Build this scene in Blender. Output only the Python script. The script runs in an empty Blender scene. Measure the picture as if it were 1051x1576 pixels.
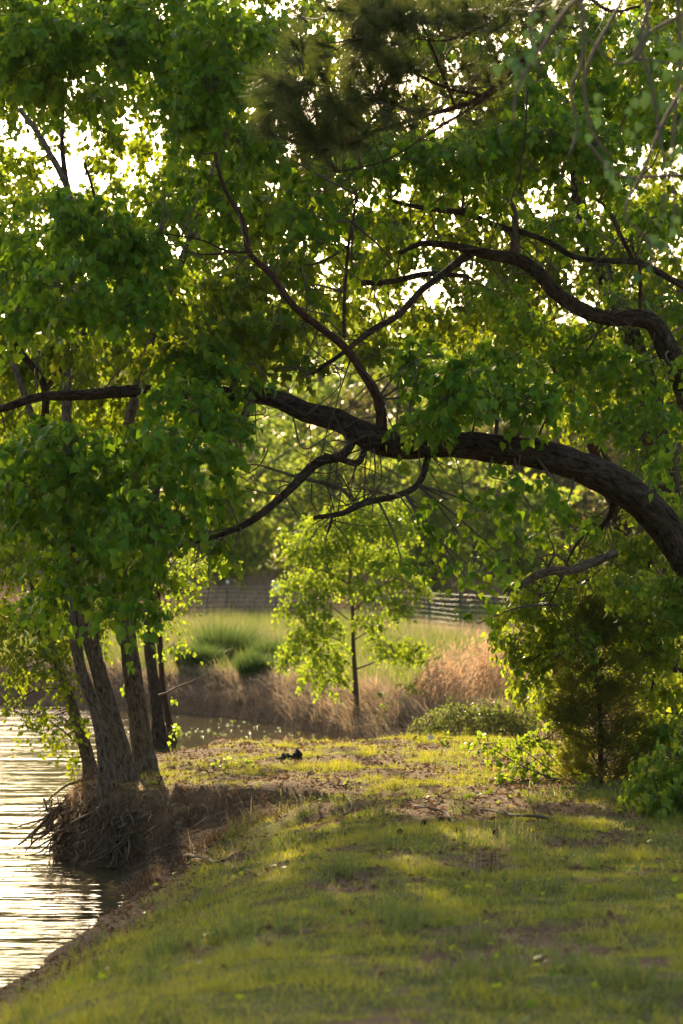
import bpy, math, random
import numpy as np
from mathutils import Vector, Matrix, Euler

# ---------------------------------------------------------------- camera, light, exposure
S = bpy.context.scene
COL = S.collection
F = 3720.0                      # focal length in photo pixels (85 mm on a 36 mm long side)
CAMZ = 1.7
PITCH = math.radians(1.417)
cam_d = bpy.data.cameras.new('camera'); cam = bpy.data.objects.new('camera', cam_d); COL.objects.link(cam)
cam.location = (0, 0, CAMZ); cam.rotation_euler = (math.radians(90) + PITCH, 0, 0)
cam_d.sensor_fit = 'VERTICAL'; cam_d.sensor_height = 36.0; cam_d.lens = F * 36.0 / 1576.0
cam_d.clip_start = 0.1; cam_d.clip_end = 3000
cam_d.dof.use_dof = True; cam_d.dof.focus_distance = 19.5; cam_d.dof.aperture_fstop = 2.8
S.camera = cam

SUN_EL, SUN_AZ = 24.0, -11.0    # azimuth measured from +Y, negative = to the left
W = bpy.data.worlds.new('World'); S.world = W; W.use_nodes = True
nt = W.node_tree; bg = nt.nodes['Background']
sky = nt.nodes.new('ShaderNodeTexSky'); sky.sky_type = 'NISHITA'; sky.sun_disc = False
sky.sun_elevation = math.radians(SUN_EL); sky.sun_rotation = math.radians(SUN_AZ)
sky.air_density = 1.2; sky.dust_density = 3.6; sky.ozone_density = 0.2
nt.links.new(sky.outputs[0], bg.inputs[0]); bg.inputs[1].default_value = 0.112
sd = bpy.data.lights.new('sun', 'SUN'); sun = bpy.data.objects.new('sun', sd); COL.objects.link(sun)
sd.energy = 5.0; sd.angle = math.radians(0.6); sd.color = (1.0, 0.78, 0.47)
sdir = Vector((math.sin(math.radians(SUN_AZ)) * math.cos(math.radians(SUN_EL)),
               math.cos(math.radians(SUN_AZ)) * math.cos(math.radians(SUN_EL)), math.sin(math.radians(SUN_EL))))
sun.rotation_euler = sdir.to_track_quat('Z', 'Y').to_euler(); sun.location = (-10, 20, 30)
S.view_settings.view_transform = 'Standard'; S.view_settings.look = 'None'
S.view_settings.exposure = 1.42; S.view_settings.gamma = 1.0
S.render.engine = 'CYCLES'
cy = S.cycles
cy.use_denoising = True
cy.max_bounces = 6; cy.diffuse_bounces = 3; cy.glossy_bounces = 3; cy.transmission_bounces = 3; cy.transparent_max_bounces = 4
cy.caustics_reflective = False; cy.caustics_refractive = False

rng = np.random.default_rng(11)
random.seed(11)

# ---------------------------------------------------------------- helpers
_ct, _st = math.cos(PITCH), math.sin(PITCH)
def P(px, py, Y):
    """world point at depth Y along the ray of photo pixel (px, py)"""
    rx = (px - 525.5) / F; ry = -(py - 788.0) / F
    d = np.array([rx, _ct - ry * _st, _st + ry * _ct])
    d *= Y / d[1]
    return np.array([d[0], d[1], d[2] + CAMZ])

def proj(p):
    p = np.atleast_2d(p) - np.array([0, 0, CAMZ])
    dz = p[:, 1] * _ct + p[:, 2] * _st
    up = -p[:, 1] * _st + p[:, 2] * _ct
    return 525.5 + F * p[:, 0] / dz, 788.0 - F * up / dz

def _hash(i, j, k, s):
    h = (i * 374761393 + j * 668265263 + k * 2147483647 + s * 974711) & 0xffffffff
    h = ((h ^ (h >> 13)) * 1274126177) & 0xffffffff
    h = ((h ^ (h >> 16)) * 2246822519) & 0xffffffff
    return ((h ^ (h >> 15)) & 0xffffff) / float(0xffffff)
def vn(x, y, z=0.0, s=0):
    x = np.asarray(x, float); y = np.asarray(y, float); z = np.asarray(z, float) + 0 * x
    i = np.floor(x).astype(np.int64); j = np.floor(y).astype(np.int64); k = np.floor(z).astype(np.int64)
    u, v, w = x - i, y - j, z - k
    u = u * u * (3 - 2 * u); v = v * v * (3 - 2 * v); w = w * w * (3 - 2 * w)
    r = 0
    for a in (0, 1):
        for b in (0, 1):
            for c in (0, 1):
                r = r + (u if a else 1 - u) * (v if b else 1 - v) * (w if c else 1 - w) * _hash(i + a, j + b, k + c, s)
    return r
def fbm(x, y, z=0.0, s=0, o=4):
    r, a, t = 0, 1.0, 0
    for q in range(o):
        r = r + a * vn(np.asarray(x) * 2 ** q, np.asarray(y) * 2 ** q, np.asarray(z) * 2 ** q, s + q); t += a; a *= .5
    return r / t
def sm(a, b, x):
    t = np.clip((np.asarray(x, float) - a) / (b - a), 0, 1); return t * t * (3 - 2 * t)

def meta(o, label=None, cat=None, group=None, kind=None):
    if label: o['label'] = label
    if cat: o['category'] = cat
    if group: o['group'] = group
    if kind: o['kind'] = kind
    return o
def empty(name, loc, label, cat, group=None):
    o = bpy.data.objects.new(name, None); COL.objects.link(o); o.location = loc
    o.empty_display_size = .2
    return meta(o, label, cat, group)
def mesh_obj(name, V, Fc, mat, parent=None, smooth=False, nv=None):
    """V (n,3) array; Fc list of index arrays, each (m,k)"""
    V = np.asarray(V, dtype=np.float32).reshape(-1, 3)
    if not isinstance(Fc, list): Fc = [Fc]
    Fc = [np.asarray(f, dtype=np.int32) for f in Fc if len(f)]
    me = bpy.data.meshes.new(name)
    if parent is not None:
        V = V - np.array(parent_world(parent), dtype=np.float32)
    me.vertices.add(len(V)); me.vertices.foreach_set('co', V.ravel())
    li = np.concatenate([f.ravel() for f in Fc]); tot = np.concatenate([np.full(len(f), f.shape[1], np.int32) for f in Fc])
    me.loops.add(len(li)); me.loops.foreach_set('vertex_index', li)
    st = np.concatenate([[0], np.cumsum(tot)[:-1]]).astype(np.int32)
    me.polygons.add(len(tot)); me.polygons.foreach_set('loop_start', st)
    me.polygons.foreach_set('loop_total', tot)
    if smooth: me.polygons.foreach_set('use_smooth', np.ones(len(tot), bool))
    me.update(calc_edges=True)
    me.materials.append(mat)
    o = bpy.data.objects.new(name, me); COL.objects.link(o)
    if parent is not None: o.parent = parent
    return o
def parent_world(o):
    v = Vector(o.location)
    while o.parent: o = o.parent; v = v + o.location
    return v

def bark_co(o):
    a = o.data.attributes.new('barkco', 'FLOAT_VECTOR', 'POINT'); a.data.foreach_set('vector', TUBE_CO[0].astype(np.float32).ravel())
class MB:
    def __init__(s): s.V = []; s.T = []; s.Q = []; s.n = 0
    def add(s, V, T=None, Q=None):
        V = np.asarray(V, float).reshape(-1, 3)
        if T is not None and len(T): s.T.append(np.asarray(T) + s.n)
        if Q is not None and len(Q): s.Q.append(np.asarray(Q) + s.n)
        s.V.append(V); s.n += len(V)
    def build(s, name, mat, parent=None, smooth=False):
        fc = []
        if s.T: fc.append(np.concatenate(s.T))
        if s.Q: fc.append(np.concatenate(s.Q))
        return mesh_obj(name, np.concatenate(s.V), fc, mat, parent, smooth)

def spline(pts, step):
    pts = np.asarray(pts, float)          # columns beyond xyz (radius) ride along
    if len(pts) == 2: pts = np.array([pts[0], (pts[0] + pts[1]) / 2, pts[1]])
    p = np.vstack([2 * pts[0] - pts[1], pts, 2 * pts[-1] - pts[-2]])
    out = []
    for i in range(1, len(p) - 2):
        n = max(2, int(np.linalg.norm(p[i + 1][:3] - p[i][:3]) / step))
        t = np.linspace(0, 1, n, endpoint=False)[:, None]
        a, b, c, d = p[i - 1], p[i], p[i + 1], p[i + 2]
        out.append(.5 * ((2 * b) + (-a + c) * t + (2 * a - 5 * b + 4 * c - d) * t * t + (-a + 3 * b - 3 * c + d) * t ** 3))
    out.append(pts[-1:])
    return np.vstack(out)
TUBE_CO = [None]
def tube(pts, sides=8, step=.1, bark=0.0, seed=0, wob=0.0, flare=0.0, knots=0):
    """pts rows x,y,z,r -> V, quads"""
    q = spline(pts, step); n = len(q)
    c = q[:, :3].copy(); r = np.maximum(q[:, 3], .0008)
    if wob:
        L = np.arange(n) * step
        w = np.stack([fbm(L * 1.3, 7.1, k, seed) - .5 for k in range(3)], 1) * wob
        w *= np.minimum(1, np.minimum(np.arange(n), n - 1 - np.arange(n)) / max(3, n * .15))[:, None]
        c += w
    t = np.gradient(c, axis=0); t /= np.linalg.norm(t, axis=1)[:, None] + 1e-9
    ref = np.array([0, 0, 1.]) if abs(t[0][2]) < .8 else np.array([1., 0, 0])
    N = np.zeros_like(t); u = ref - t[0] * ref.dot(t[0]); N[0] = u / np.linalg.norm(u)
    for i in range(1, n):
        u = N[i - 1] - t[i] * N[i - 1].dot(t[i]); N[i] = u / (np.linalg.norm(u) + 1e-9)
    B = np.cross(t, N)
    th = np.linspace(0, 2 * math.pi, sides, endpoint=False)
    R = np.repeat(r[:, None], sides, 1)
    if bark:
        L = (np.arange(n) * step)[:, None] + 0 * R; TH = th[None, :] + 0 * R
        cx, cyy = np.cos(TH), np.sin(TH)
        big = fbm(cx * 1.2 + 5, cyy * 1.2 + 5, L * 1.6, seed, 3) - .5
        f = 3.2
        rid = 1 - np.abs(2 * fbm(cx * f + 9, cyy * f + 9, L * 3.5, seed + 9, 3) - 1) * 2.6
        fine = vn(cx * 8 + 9, cyy * 8 + 9, L * 22, seed + 3) - .5
        R = R * (1 + big * .34 + bark * (rid - .5) + bark * .4 * fine)
        if flare:
            k = np.exp(-L / .16)
            R = R * (1 + k * flare * (.45 + .55 * np.clip(np.sin(TH * 4 + seed) + .5 * np.sin(TH * 3 + seed * 2), -1, 1)))
    V = c[:, None, :] + R[:, :, None] * (np.cos(th)[None, :, None] * N[:, None, :] + np.sin(th)[None, :, None] * B[:, None, :])
    V = V.reshape(-1, 3)
    Lc = np.repeat(np.arange(n) * step, sides); rr = np.repeat(r, sides); tt = np.tile(th, n)
    TUBE_CO[0] = np.vstack([np.stack([np.cos(tt) * rr + seed, np.sin(tt) * rr, Lc], 1), np.zeros((2, 3))])
    i = np.arange(n - 1)[:, None] * sides; j = np.arange(sides)[None, :]; j2 = (j + 1) % sides
    Q = np.stack([i + j, i + j2, i + sides + j2, i + sides + j], -1).reshape(-1, 4)
    V = np.vstack([V, c[:1], c[-1:]]); a, b = len(V) - 2, len(V) - 1
    jj = np.arange(sides); T0 = np.stack([np.full(sides, a), (jj + 1) % sides, jj], 1)
    T1 = np.stack([np.full(sides, b), (n - 1) * sides + jj, (n - 1) * sides + (jj + 1) % sides], 1)
    return V, np.vstack([T0, T1]), Q

def frames(axis, nrm):
    v = axis / (np.linalg.norm(axis, axis=1)[:, None] + 1e-9)
    w = nrm - v * (nrm * v).sum(1)[:, None]; w /= np.linalg.norm(w, axis=1)[:, None] + 1e-9
    return np.cross(v, w), v, w
# leaf templates, local (u across, v along, w normal)
HEART = (np.array([[0, 0, 0], [-.36, .02, .05], [-.50, .30, .09], [-.30, .62, .05], [0, 1.12, -.10],
                   [.30, .62, .05], [.50, .30, .09], [.36, .02, .05], [0, .42, -.03]]),
         np.array([[8, i, i + 1] for i in range(7)] + [[8, 7, 0]]))
DIAM = (np.array([[0, 0, 0], [-.42, .36, .08], [0, 1.0, -.06], [.42, .36, .08], [0, .45, -.02]]),
        np.array([[4, 0, 1], [4, 1, 2], [4, 2, 3], [4, 3, 0]]))
QUAD = (np.array([[0, 0, 0], [-.4, .45, .1], [0, 1, -.05], [.4, .45, .1]]), np.array([[0, 1, 2], [0, 2, 3]]))
def leaves(pos, axis, nrm, size, tmpl):
    U, Vv, Wn = frames(axis, nrm); t, f = tmpl
    s = np.asarray(size)[:, None, None]
    V = pos[:, None, :] + s * (t[None, :, 0:1] * U[:, None] + t[None, :, 1:2] * Vv[:, None] + t[None, :, 2:3] * Wn[:, None])
    Fx = f[None] + (np.arange(len(pos)) * len(t))[:, None, None]
    return V.reshape(-1, 3), Fx.reshape(-1, 3)
def blades(base, lean, h, w, segs=2, curve=.5):
    """curved grass blades; lean (n,2) horizontal tip offset as a share of h"""
    n = len(base); a = rng.uniform(0, 2 * math.pi, n)
    side = np.stack([np.cos(a), np.sin(a), 0 * a], 1)
    rows = []
    for k in range(segs + 1):
        t = k / segs
        off = np.concatenate([lean * h[:, None] * t ** 1.8, (h * (t - curve * .5 * t ** 2.5 * np.linalg.norm(lean, axis=1)))[:, None]], 1)
        c = base + off
        if k < segs:
            ww = (w * (1 - .55 * t) * .5)[:, None] * side
            rows += [c - ww, c + ww]
        else: rows.append(c)
    V = np.stack(rows, 1); m = V.shape[1]
    T = []
    for k in range(segs - 1): T += [[2 * k, 2 * k + 1, 2 * k + 3], [2 * k, 2 * k + 3, 2 * k + 2]]
    T.append([2 * (segs - 1), 2 * (segs - 1) + 1, 2 * segs])
    T = np.array(T)[None] + (np.arange(n) * m)[:, None, None]
    return V.reshape(-1, 3), T.reshape(-1, 3)

# ---------------------------------------------------------------- materials
def newmat(name):
    m = bpy.data.materials.new(name); m.use_nodes = True
    n = m.node_tree.nodes; n.clear(); out = n.new('ShaderNodeOutputMaterial')
    return m, m.node_tree, out
def ramp(nt, fac, stops):
    r = nt.nodes.new('ShaderNodeValToRGB'); e = r.color_ramp.elements
    while len(e) < len(stops): e.new(.5)
    for i, (p, c) in enumerate(stops): e[i].position = p; e[i].color = (*c, 1)
    nt.links.new(fac, r.inputs[0]); return r.outputs[0]
def bnoise(nt, scale, detail, rough, stretch, kind='n'):
    t = nt.nodes.new('ShaderNodeTexNoise'); t.inputs['Scale'].default_value = scale; t.inputs['Detail'].default_value = detail; t.inputs['Roughness'].default_value = rough
    t.inputs['Distortion'].default_value = .6
    a = nt.nodes.new('ShaderNodeAttribute'); a.attribute_name = 'barkco'; mp = nt.nodes.new('ShaderNodeMapping'); mp.inputs['Scale'].default_value = stretch
    nt.links.new(a.outputs['Vector'], mp.inputs[0]); nt.links.new(mp.outputs[0], t.inputs['Vector']); return t.outputs[0]
def noise(nt, scale, detail=4, vec=None, rough=.55, stretch=None):
    t = nt.nodes.new('ShaderNodeTexNoise'); t.inputs['Scale'].default_value = scale; t.inputs['Detail'].default_value = detail
    t.inputs['Roughness'].default_value = rough
    g = nt.nodes.new('ShaderNodeNewGeometry'); v = g.outputs['Position']
    if stretch:
        mp = nt.nodes.new('ShaderNodeMapping'); mp.inputs['Scale'].default_value = stretch
        nt.links.new(v, mp.inputs[0]); v = mp.outputs[0]
    nt.links.new(v, t.inputs['Vector']); return t.outputs[0]
def leaf_mat(name, cols, trans, tw=.45, per_object=False, rough=.45, spec=.16):
    """cols: dark..light leaf colours; trans: colour of light that passes through"""
    m, nt, out = newmat(name); N, L = nt.nodes, nt.links
    if per_object: src = N.new('ShaderNodeObjectInfo').outputs['Random']
    else: src = N.new('ShaderNodeNewGeometry').outputs['Random Per Island']
    k = len(cols); c = ramp(nt, src, [(i / (k - 1), cc) for i, cc in enumerate(cols)])
    p = N.new('ShaderNodeBsdfPrincipled'); p.inputs['Roughness'].default_value = rough
    p.inputs['Specular IOR Level'].default_value = spec; L.new(c, p.inputs['Base Color'])
    t = N.new('ShaderNodeBsdfTranslucent')
    tc = ramp(nt, src, [(0, trans), (.55, tuple(x * .8 for x in trans)), (1, (trans[0] * 1.35, trans[1] * 1.1, trans[2] * .8))])
    L.new(tc, t.inputs[0])
    mx = N.new('ShaderNodeMixShader'); mx.inputs[0].default_value = tw
    L.new(p.outputs[0], mx.inputs[1]); L.new(t.outputs[0], mx.inputs[2]); L.new(mx.outputs[0], out.inputs[0])
    return m
def bark_mat(name, dark, light, lichen=None, scale=18, bump=.6):
    m, nt, out = newmat(name); N, L = nt.nodes, nt.links
    n1 = bnoise(nt, scale * 1.8, 6, .68, (1, 1, .38))
    c = ramp(nt, n1, [(.36, tuple(x * .6 for x in dark)), (.5, tuple((x + y) / 2 for x, y in zip(dark, light))), (.66, light)])
    if lichen:
        mx = N.new('ShaderNodeMix'); mx.data_type = 'RGBA'
        f = ramp(nt, noise(nt, 9, 5, rough=.7), [(.58, (0, 0, 0)), (.70, (.7, .7, .7))])
        L.new(f, mx.inputs[0]); L.new(c, mx.inputs[6]); mx.inputs[7].default_value = (*lichen, 1); c = mx.outputs[2]
    p = N.new('ShaderNodeBsdfPrincipled'); p.inputs['Roughness'].default_value = .9; p.inputs['Specular IOR Level'].default_value = .15
    L.new(c, p.inputs['Base Color'])
    b = N.new('ShaderNodeBump'); b.inputs['Strength'].default_value = bump; b.inputs['Distance'].default_value = .05
    L.new(n1, b.inputs['Height']); L.new(b.outputs[0], p.inputs['Normal']); L.new(p.outputs[0], out.inputs[0])
    return m
def plain(name, col, rough=.8, metal=0.0, var=.15):
    m, nt, out = newmat(name); N, L = nt.nodes, nt.links
    c = ramp(nt, noise(nt, 14, 4), [(.3, tuple(x * (1 - var) for x in col)), (.7, tuple(min(1, x * (1 + var)) for x in col))])
    p = N.new('ShaderNodeBsdfPrincipled'); p.inputs['Roughness'].default_value = rough; p.inputs['Metallic'].default_value = metal
    L.new(c, p.inputs['Base Color']); L.new(p.outputs[0], out.inputs[0]); return m

M = {}
M['tallow'] = leaf_mat('tallow_leaf', [(.016, .065, .006), (.03, .11, .008), (.055, .16, .010), (.08, .20, .014), (.18, .20, .016)], (.28, .46, .014), .44)
M['tallow_one'] = leaf_mat('tallow_leaf_single', [(.016, .065, .006), (.03, .11, .008), (.055, .16, .010), (.08, .20, .014), (.18, .20, .016)], (.28, .46, .014), .44, True)
M['small'] = leaf_mat('small_leaf', [(.02, .07, .01), (.04, .11, .012), (.08, .15, .014), (.14, .17, .02)], (.33, .43, .014), .46)
M['bright'] = leaf_mat('bright_leaf', [(.04, .13, .015), (.07, .18, .02), (.11, .21, .025)], (.38, .52, .03), .5)
M['shrub'] = leaf_mat('shrub_leaf', [(.03, .11, .014), (.06, .15, .018), (.10, .18, .02)], (.42, .54, .03), .5)
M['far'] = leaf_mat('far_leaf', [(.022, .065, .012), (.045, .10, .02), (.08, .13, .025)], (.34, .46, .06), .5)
M['farlit'] = leaf_mat('far_sunlit_leaf', [(.05, .11, .015), (.09, .16, .022), (.13, .18, .03)], (.42, .52, .06), .5)  # lighter greens than the far leaf: sunlight put into the colour
M['farb'] = leaf_mat('far_brown_leaf', [(.05, .06, .02), (.085, .08, .03), (.11, .10, .04)], (.2, .2, .05), .35)
M['needle'] = leaf_mat('pine_needle', [(.03, .06, .016), (.05, .09, .022), (.09, .11, .03), (.16, .10, .05)], (.16, .20, .04), .35)
M['cedar'] = leaf_mat('cedar_spray', [(.035, .07, .012), (.06, .095, .014), (.12, .11, .02), (.15, .09, .03)], (.30, .30, .02), .42)
M['weedy'] = leaf_mat('weedy_leaf', [(.06, .08, .03), (.08, .12, .03), (.11, .15, .03), (.20, .17, .11)], (.26, .32, .06), .4)
M['vine'] = leaf_mat('vine_leaf', [(.03, .075, .03), (.045, .10, .035), (.06, .12, .045)], (.08, .15, .04), .3)
M['bark'] = bark_mat('limb_bark', (.018, .012, .008), (.10, .066, .043), (.13, .12, .095), 20, 1.)
M['greybark'] = bark_mat('grey_bark', (.05, .036, .024), (.23, .17, .115), (.20, .18, .13), 26, .8)
M['redbark'] = bark_mat('brown_bark', (.03, .015, .01), (.10, .05, .032), None, 24, .6)
M['root'] = bark_mat('root_bark', (.055, .037, .023), (.22, .155, .10), None, 30, .5)
M['char'] = bark_mat('charred_wood', (.014, .010, .008), (.07, .052, .038), None, 40, .5)
M['twig'] = plain('twig_wood', (.085, .055, .035))
M['paletwig'] = plain('pale_twig_wood', (.12, .082, .052))
M['grass'] = leaf_mat('lawn_grass', [(.09, .15, .018), (.14, .20, .026), (.20, .23, .04), (.30, .25, .09), (.36, .27, .11)], (.48, .50, .045), .46, rough=.6, spec=.15)
M['tall'] = leaf_mat('tall_grass', [(.045, .10, .022), (.08, .14, .03), (.13, .17, .05), (.22, .20, .09)], (.26, .32, .07), .42, rough=.6, spec=.15)
M['tussock'] = leaf_mat('tussock_grass', [(.02, .07, .02), (.035, .10, .025), (.06, .13, .03)], (.14, .22, .05), .35, rough=.5, spec=.2)
M['dead'] = leaf_mat('dead_grass', [(.19, .14, .10), (.33, .26, .19), (.45, .36, .27)], (.40, .31, .21), .45, rough=.8, spec=.1)
M['sedge'] = leaf_mat('broom_sedge', [(.34, .22, .13), (.46, .31, .20), (.58, .42, .28)], (.48, .34, .22), .45, rough=.8, spec=.1)
M['litter'] = leaf_mat('dead_leaves', [(.07, .04, .022), (.15, .085, .045), (.30, .19, .10)], (.2, .11, .05), .25, rough=.8, spec=.1)
M['post'] = plain('green_post', (.03, .07, .04), .5)
M['white'] = plain('white_paint', (.75, .74, .70), .5)
M['wire'] = plain('fence_wire', (.62, .58, .44), .5)
M['petal'] = plain('white_petal', (.85, .84, .78), .6)

# ground
m, nt, out = newmat('ground'); N, L = nt.nodes, nt.links
g = N.new('ShaderNodeNewGeometry'); sep = N.new('ShaderNodeSeparateXYZ'); L.new(g.outputs['True Normal'], sep.inputs[0])
at = N.new('ShaderNodeAttribute'); at.attribute_name = 'bare'
soil = ramp(nt, noise(nt, 14, 8, rough=.7), [(.25, (.07, .042, .024)), (.5, (.15, .09, .05)), (.75, (.26, .17, .105))])
grs = ramp(nt, noise(nt, 5, 8, rough=.7), [(.3, (.05, .07, .015)), (.5, (.09, .10, .025)), (.65, (.17, .14, .06)), (.8, (.22, .16, .09))])
mx = N.new('ShaderNodeMix'); mx.data_type = 'RGBA'
L.new(at.outputs['Fac'], mx.inputs[0]); L.new(grs, mx.inputs[6]); L.new(soil, mx.inputs[7])
p = N.new('ShaderNodeBsdfPrincipled'); p.inputs['Roughness'].default_value = .95; p.inputs['Specular IOR Level'].default_value = .1
L.new(mx.outputs[2], p.inputs['Base Color'])
b = N.new('ShaderNodeBump'); b.inputs['Strength'].default_value = .8; b.inputs['Distance'].default_value = .03
L.new(noise(nt, 30, 8, rough=.7), b.inputs['Height']); L.new(b.outputs[0], p.inputs['Normal']); L.new(p.outputs[0], out.inputs[0])
M['ground'] = m
# water
m, nt, out = newmat('water'); N, L = nt.nodes, nt.links
p = N.new('ShaderNodeBsdfPrincipled'); p.inputs['Base Color'].default_value = (.06, .05, .024, 1); p.inputs['Roughness'].default_value = .06
p.inputs['IOR'].default_value = 1.33
n1 = noise(nt, 1.5, 4, stretch=(.22, 1, 1)); n2 = noise(nt, 9, 2, stretch=(.35, 1, 1))
b = N.new('ShaderNodeBump'); b.inputs['Strength'].default_value = 1.0; b.inputs['Distance'].default_value = .08; L.new(n1, b.inputs['Height'])
b2 = N.new('ShaderNodeBump'); b2.inputs['Strength'].default_value = 1.0; b2.inputs['Distance'].default_value = .008
L.new(n2, b2.inputs['Height']); gp = N.new('ShaderNodeNewGeometry'); sp = N.new('ShaderNodeSeparateXYZ'); L.new(gp.outputs['Position'], sp.inputs[0])
def mr(src, a0, a1):
    r_ = N.new('ShaderNodeMapRange'); r_.inputs[1].default_value = a0; r_.inputs[2].default_value = a1; L.new(src, r_.inputs[0]); return r_.outputs[0]
mu = N.new('ShaderNodeMath'); mu.operation = 'MULTIPLY'; L.new(mr(sp.outputs[0], -5, -2.2), mu.inputs[0]); L.new(mr(sp.outputs[1], 22, 27), mu.inputs[1])
ma = N.new('ShaderNodeMath'); ma.operation = 'MULTIPLY_ADD'; L.new(mu.outputs[0], ma.inputs[0]); ma.inputs[1].default_value = -.8; ma.inputs[2].default_value = 1.0
L.new(ma.outputs[0], b.inputs['Strength']); L.new(ma.outputs[0], b2.inputs['Strength'])
L.new(b.outputs[0], b2.inputs['Normal']); L.new(b2.outputs[0], p.inputs['Normal'])
L.new(p.outputs[0], out.inputs[0]); M['water'] = m

# ---------------------------------------------------------------- terrain
ZW = -.70
SHORE = np.array([(-4.2, -60), (-3.6, 2), (-2.9, 8), (-2.2, 12), (-1.98, 14.1), (-1.86, 14.9), (-1.78, 16.2), (-1.70, 17.4), (-1.55, 18.6),
    (-1.35, 19.15), (-1.75, 19.55), (-2.12, 19.85), (-2.42, 20.5), (-2.55, 21.4), (-2.4, 22.6), (-1.9, 23.8), (-1.2, 24.6), (-.3, 25.1), (.5, 25.5),
    (.95, 26.2), (.8, 28), (.45, 31), (.2, 34.2), (-.3, 36.3), (-.72, 37.4), (-1.45, 39.3), (-2.1, 40.6), (-2.9, 41.4), (-4.6, 43.2), (-6.3, 44.6),
    (-12, 47), (-25, 50), (-60, 56), (-400, 80), (-400, 900), (400, 900), (400, -60)])
def shore_sd(x, y):
    A = SHORE; B = np.roll(SHORE, -1, 0); d = np.full(x.shape, 1e9); ins = np.zeros(x.shape, bool)
    for (ax, ay), (bx, by) in zip(A, B):
        ex, ey = bx - ax, by - ay; t = np.clip(((x - ax) * ex + (y - ay) * ey) / (ex * ex + ey * ey), 0, 1)
        d = np.minimum(d, np.hypot(x - ax - t * ex, y - ay - t * ey))
        c = ((ay > y) != (by > y)) & (x < (bx - ax) * (y - ay) / (by - ay + 1e-12) + ax); ins ^= c
    return np.where(ins, d, -d)
def ztop(x, y):
    z = np.interp(y, [0, 24, 30, 42, 50, 60, 66, 80, 120, 900], [0, 0, -.12, -.12, .22, .20, .25, .9, 2.0, 6])
    z = z - .16 * sm(0, 4, x) * sm(46, 56, y) * sm(90, 70, y)
    z = z - .52 * sm(24.6, 26.2, y) * sm(34, 30, y) * sm(3.6, 2.4, x)
    z = z - .10 * sm(-.6, -2.2, x) * sm(18, 20, y) * sm(30, 24, y)
    return z
def gully(x, y):
    # washed-out notch in the bank that runs right from the cove
    ax, ay, bx, by = -1.5, 19.05, -.2, 18.85
    t = np.clip(((x - ax) * (bx - ax) + (y - ay) * (by - ay)) / ((bx - ax) ** 2 + (by - ay) ** 2), 0, 1)
    dx, dy = x - ax - t * (bx - ax), y - ay - t * (by - ay)
    w = np.where(dy > 0, .22, .6)
    return (.52 - .44 * t) * np.exp(-(dx / .45) ** 2 - (dy / w) ** 2)
def height(x, y):
    x = np.asarray(x, float); y = np.asarray(y, float)
    s = shore_sd(x, y)
    w = np.where(y < 19, 1.9, np.where(y < 26.5, .30, .55))
    w = np.where((y > 17.8) & (y < 19.2), 1.9 + (.3 - 1.9) * (y - 17.8) / 1.4, w)
    s2 = s + (fbm(x * 2.2, y * 2.2, 0, 5) - .5) * .5 * np.clip(w, .3, .5)
    t = np.clip(s2 / w, 0, 1); t = np.where(w > .8, t ** .9 * (1.25 - .25 * t), t ** .55)
    zt = ztop(x, y) + (fbm(x * .8, y * .8, 0, 21) - .5) * .16 + (fbm(x * 5, y * 5, 0, 33) - .5) * .045
    z = ZW - .05 + (zt - ZW + .05) * t - gully(x, y) * t
    z = z + np.where((t > 0) & (t < 1) & (y > 18.8), (fbm(x * 6, y * 6, 3, 8, 3) - .5) * .34, 0)
    z = np.where(s2 < 0, ZW - .05 + s2 * .5, z)
    return np.maximum(z, -3.0)
def bare(x, y):
    s = shore_sd(x, y)
    n = fbm(x * 1.1, y * 2.0, 0, 44) * .4 + fbm(x * 4.5, y * 4.5, 0, 45) * .35 + fbm(x * 14, y * 14, 0, 46) * .25
    n = n + .06 * np.exp(-((y - 21) / 2.6) ** 2) + .05 * np.exp(-((y - 17.6) / .8) ** 2) * sm(-1, 1, x) - .05 * sm(16, 13, y)
    b = sm(.495, .57, n)
    b = np.maximum(b, sm(.75, .15, s + .5 * (fbm(x * 3, y * 3, 0, 47) - .5)) * (y < 27))
    b = np.maximum(b, sm(.04, .2, gully(x, y)))
    b = np.maximum(b, sm(1.0, .5, s + .9 * (fbm(x * 3, y * 3, 0, 51) - .5)) * (y < 19.3))
    b = b * (y < 40)
    b = np.maximum(b, sm(1.0, .6, s) * (y > 26))
    return np.clip(b, 0, 1)
def grade(a, b, fine, lo, hi, n):
    inner = np.arange(lo, hi, fine)
    left = lo - (np.linspace(0, 1, n)[1:] ** 3) * (lo - a); right = hi + (np.linspace(0, 1, n) ** 3) * (b - hi)
    return np.concatenate([left[::-1], inner, right])
def grid_mesh(name, xs, ys, fn, mat, smooth=True):
    X, Yg = np.meshgrid(xs, ys, indexing='ij'); Z = fn(X, Yg)
    V = np.stack([X, Yg, Z], -1).reshape(-1, 3); nx, ny = len(xs), len(ys)
    i = np.arange(nx - 1)[:, None] * ny; j = np.arange(ny - 1)[None]
    Q = np.stack([i + j, i + ny + j, i + ny + j + 1, i + j + 1], -1).reshape(-1, 4)
    return mesh_obj(name, V, [Q], mat, None, smooth), X, Yg
gr, GX, GY = grid_mesh('ground', grade(-400, 400, .055, -4.2, 5.0, 26), grade(-60, 900, .075, 8.0, 47, 34), height, M['ground'])
meta(gr, kind='structure')
ba = gr.data.attributes.new('bare', 'FLOAT', 'POINT'); ba.data.foreach_set('value', bare(GX, GY).ravel().astype(np.float32))
def wave_z(x, y): return ZW + 0 * x
wt, _, _ = grid_mesh('water', np.array([-399., -60, -10, 2, 30]), np.array([-59., 0, 30, 60, 100]), wave_z, M['water'])
meta(wt, kind='structure')

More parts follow.
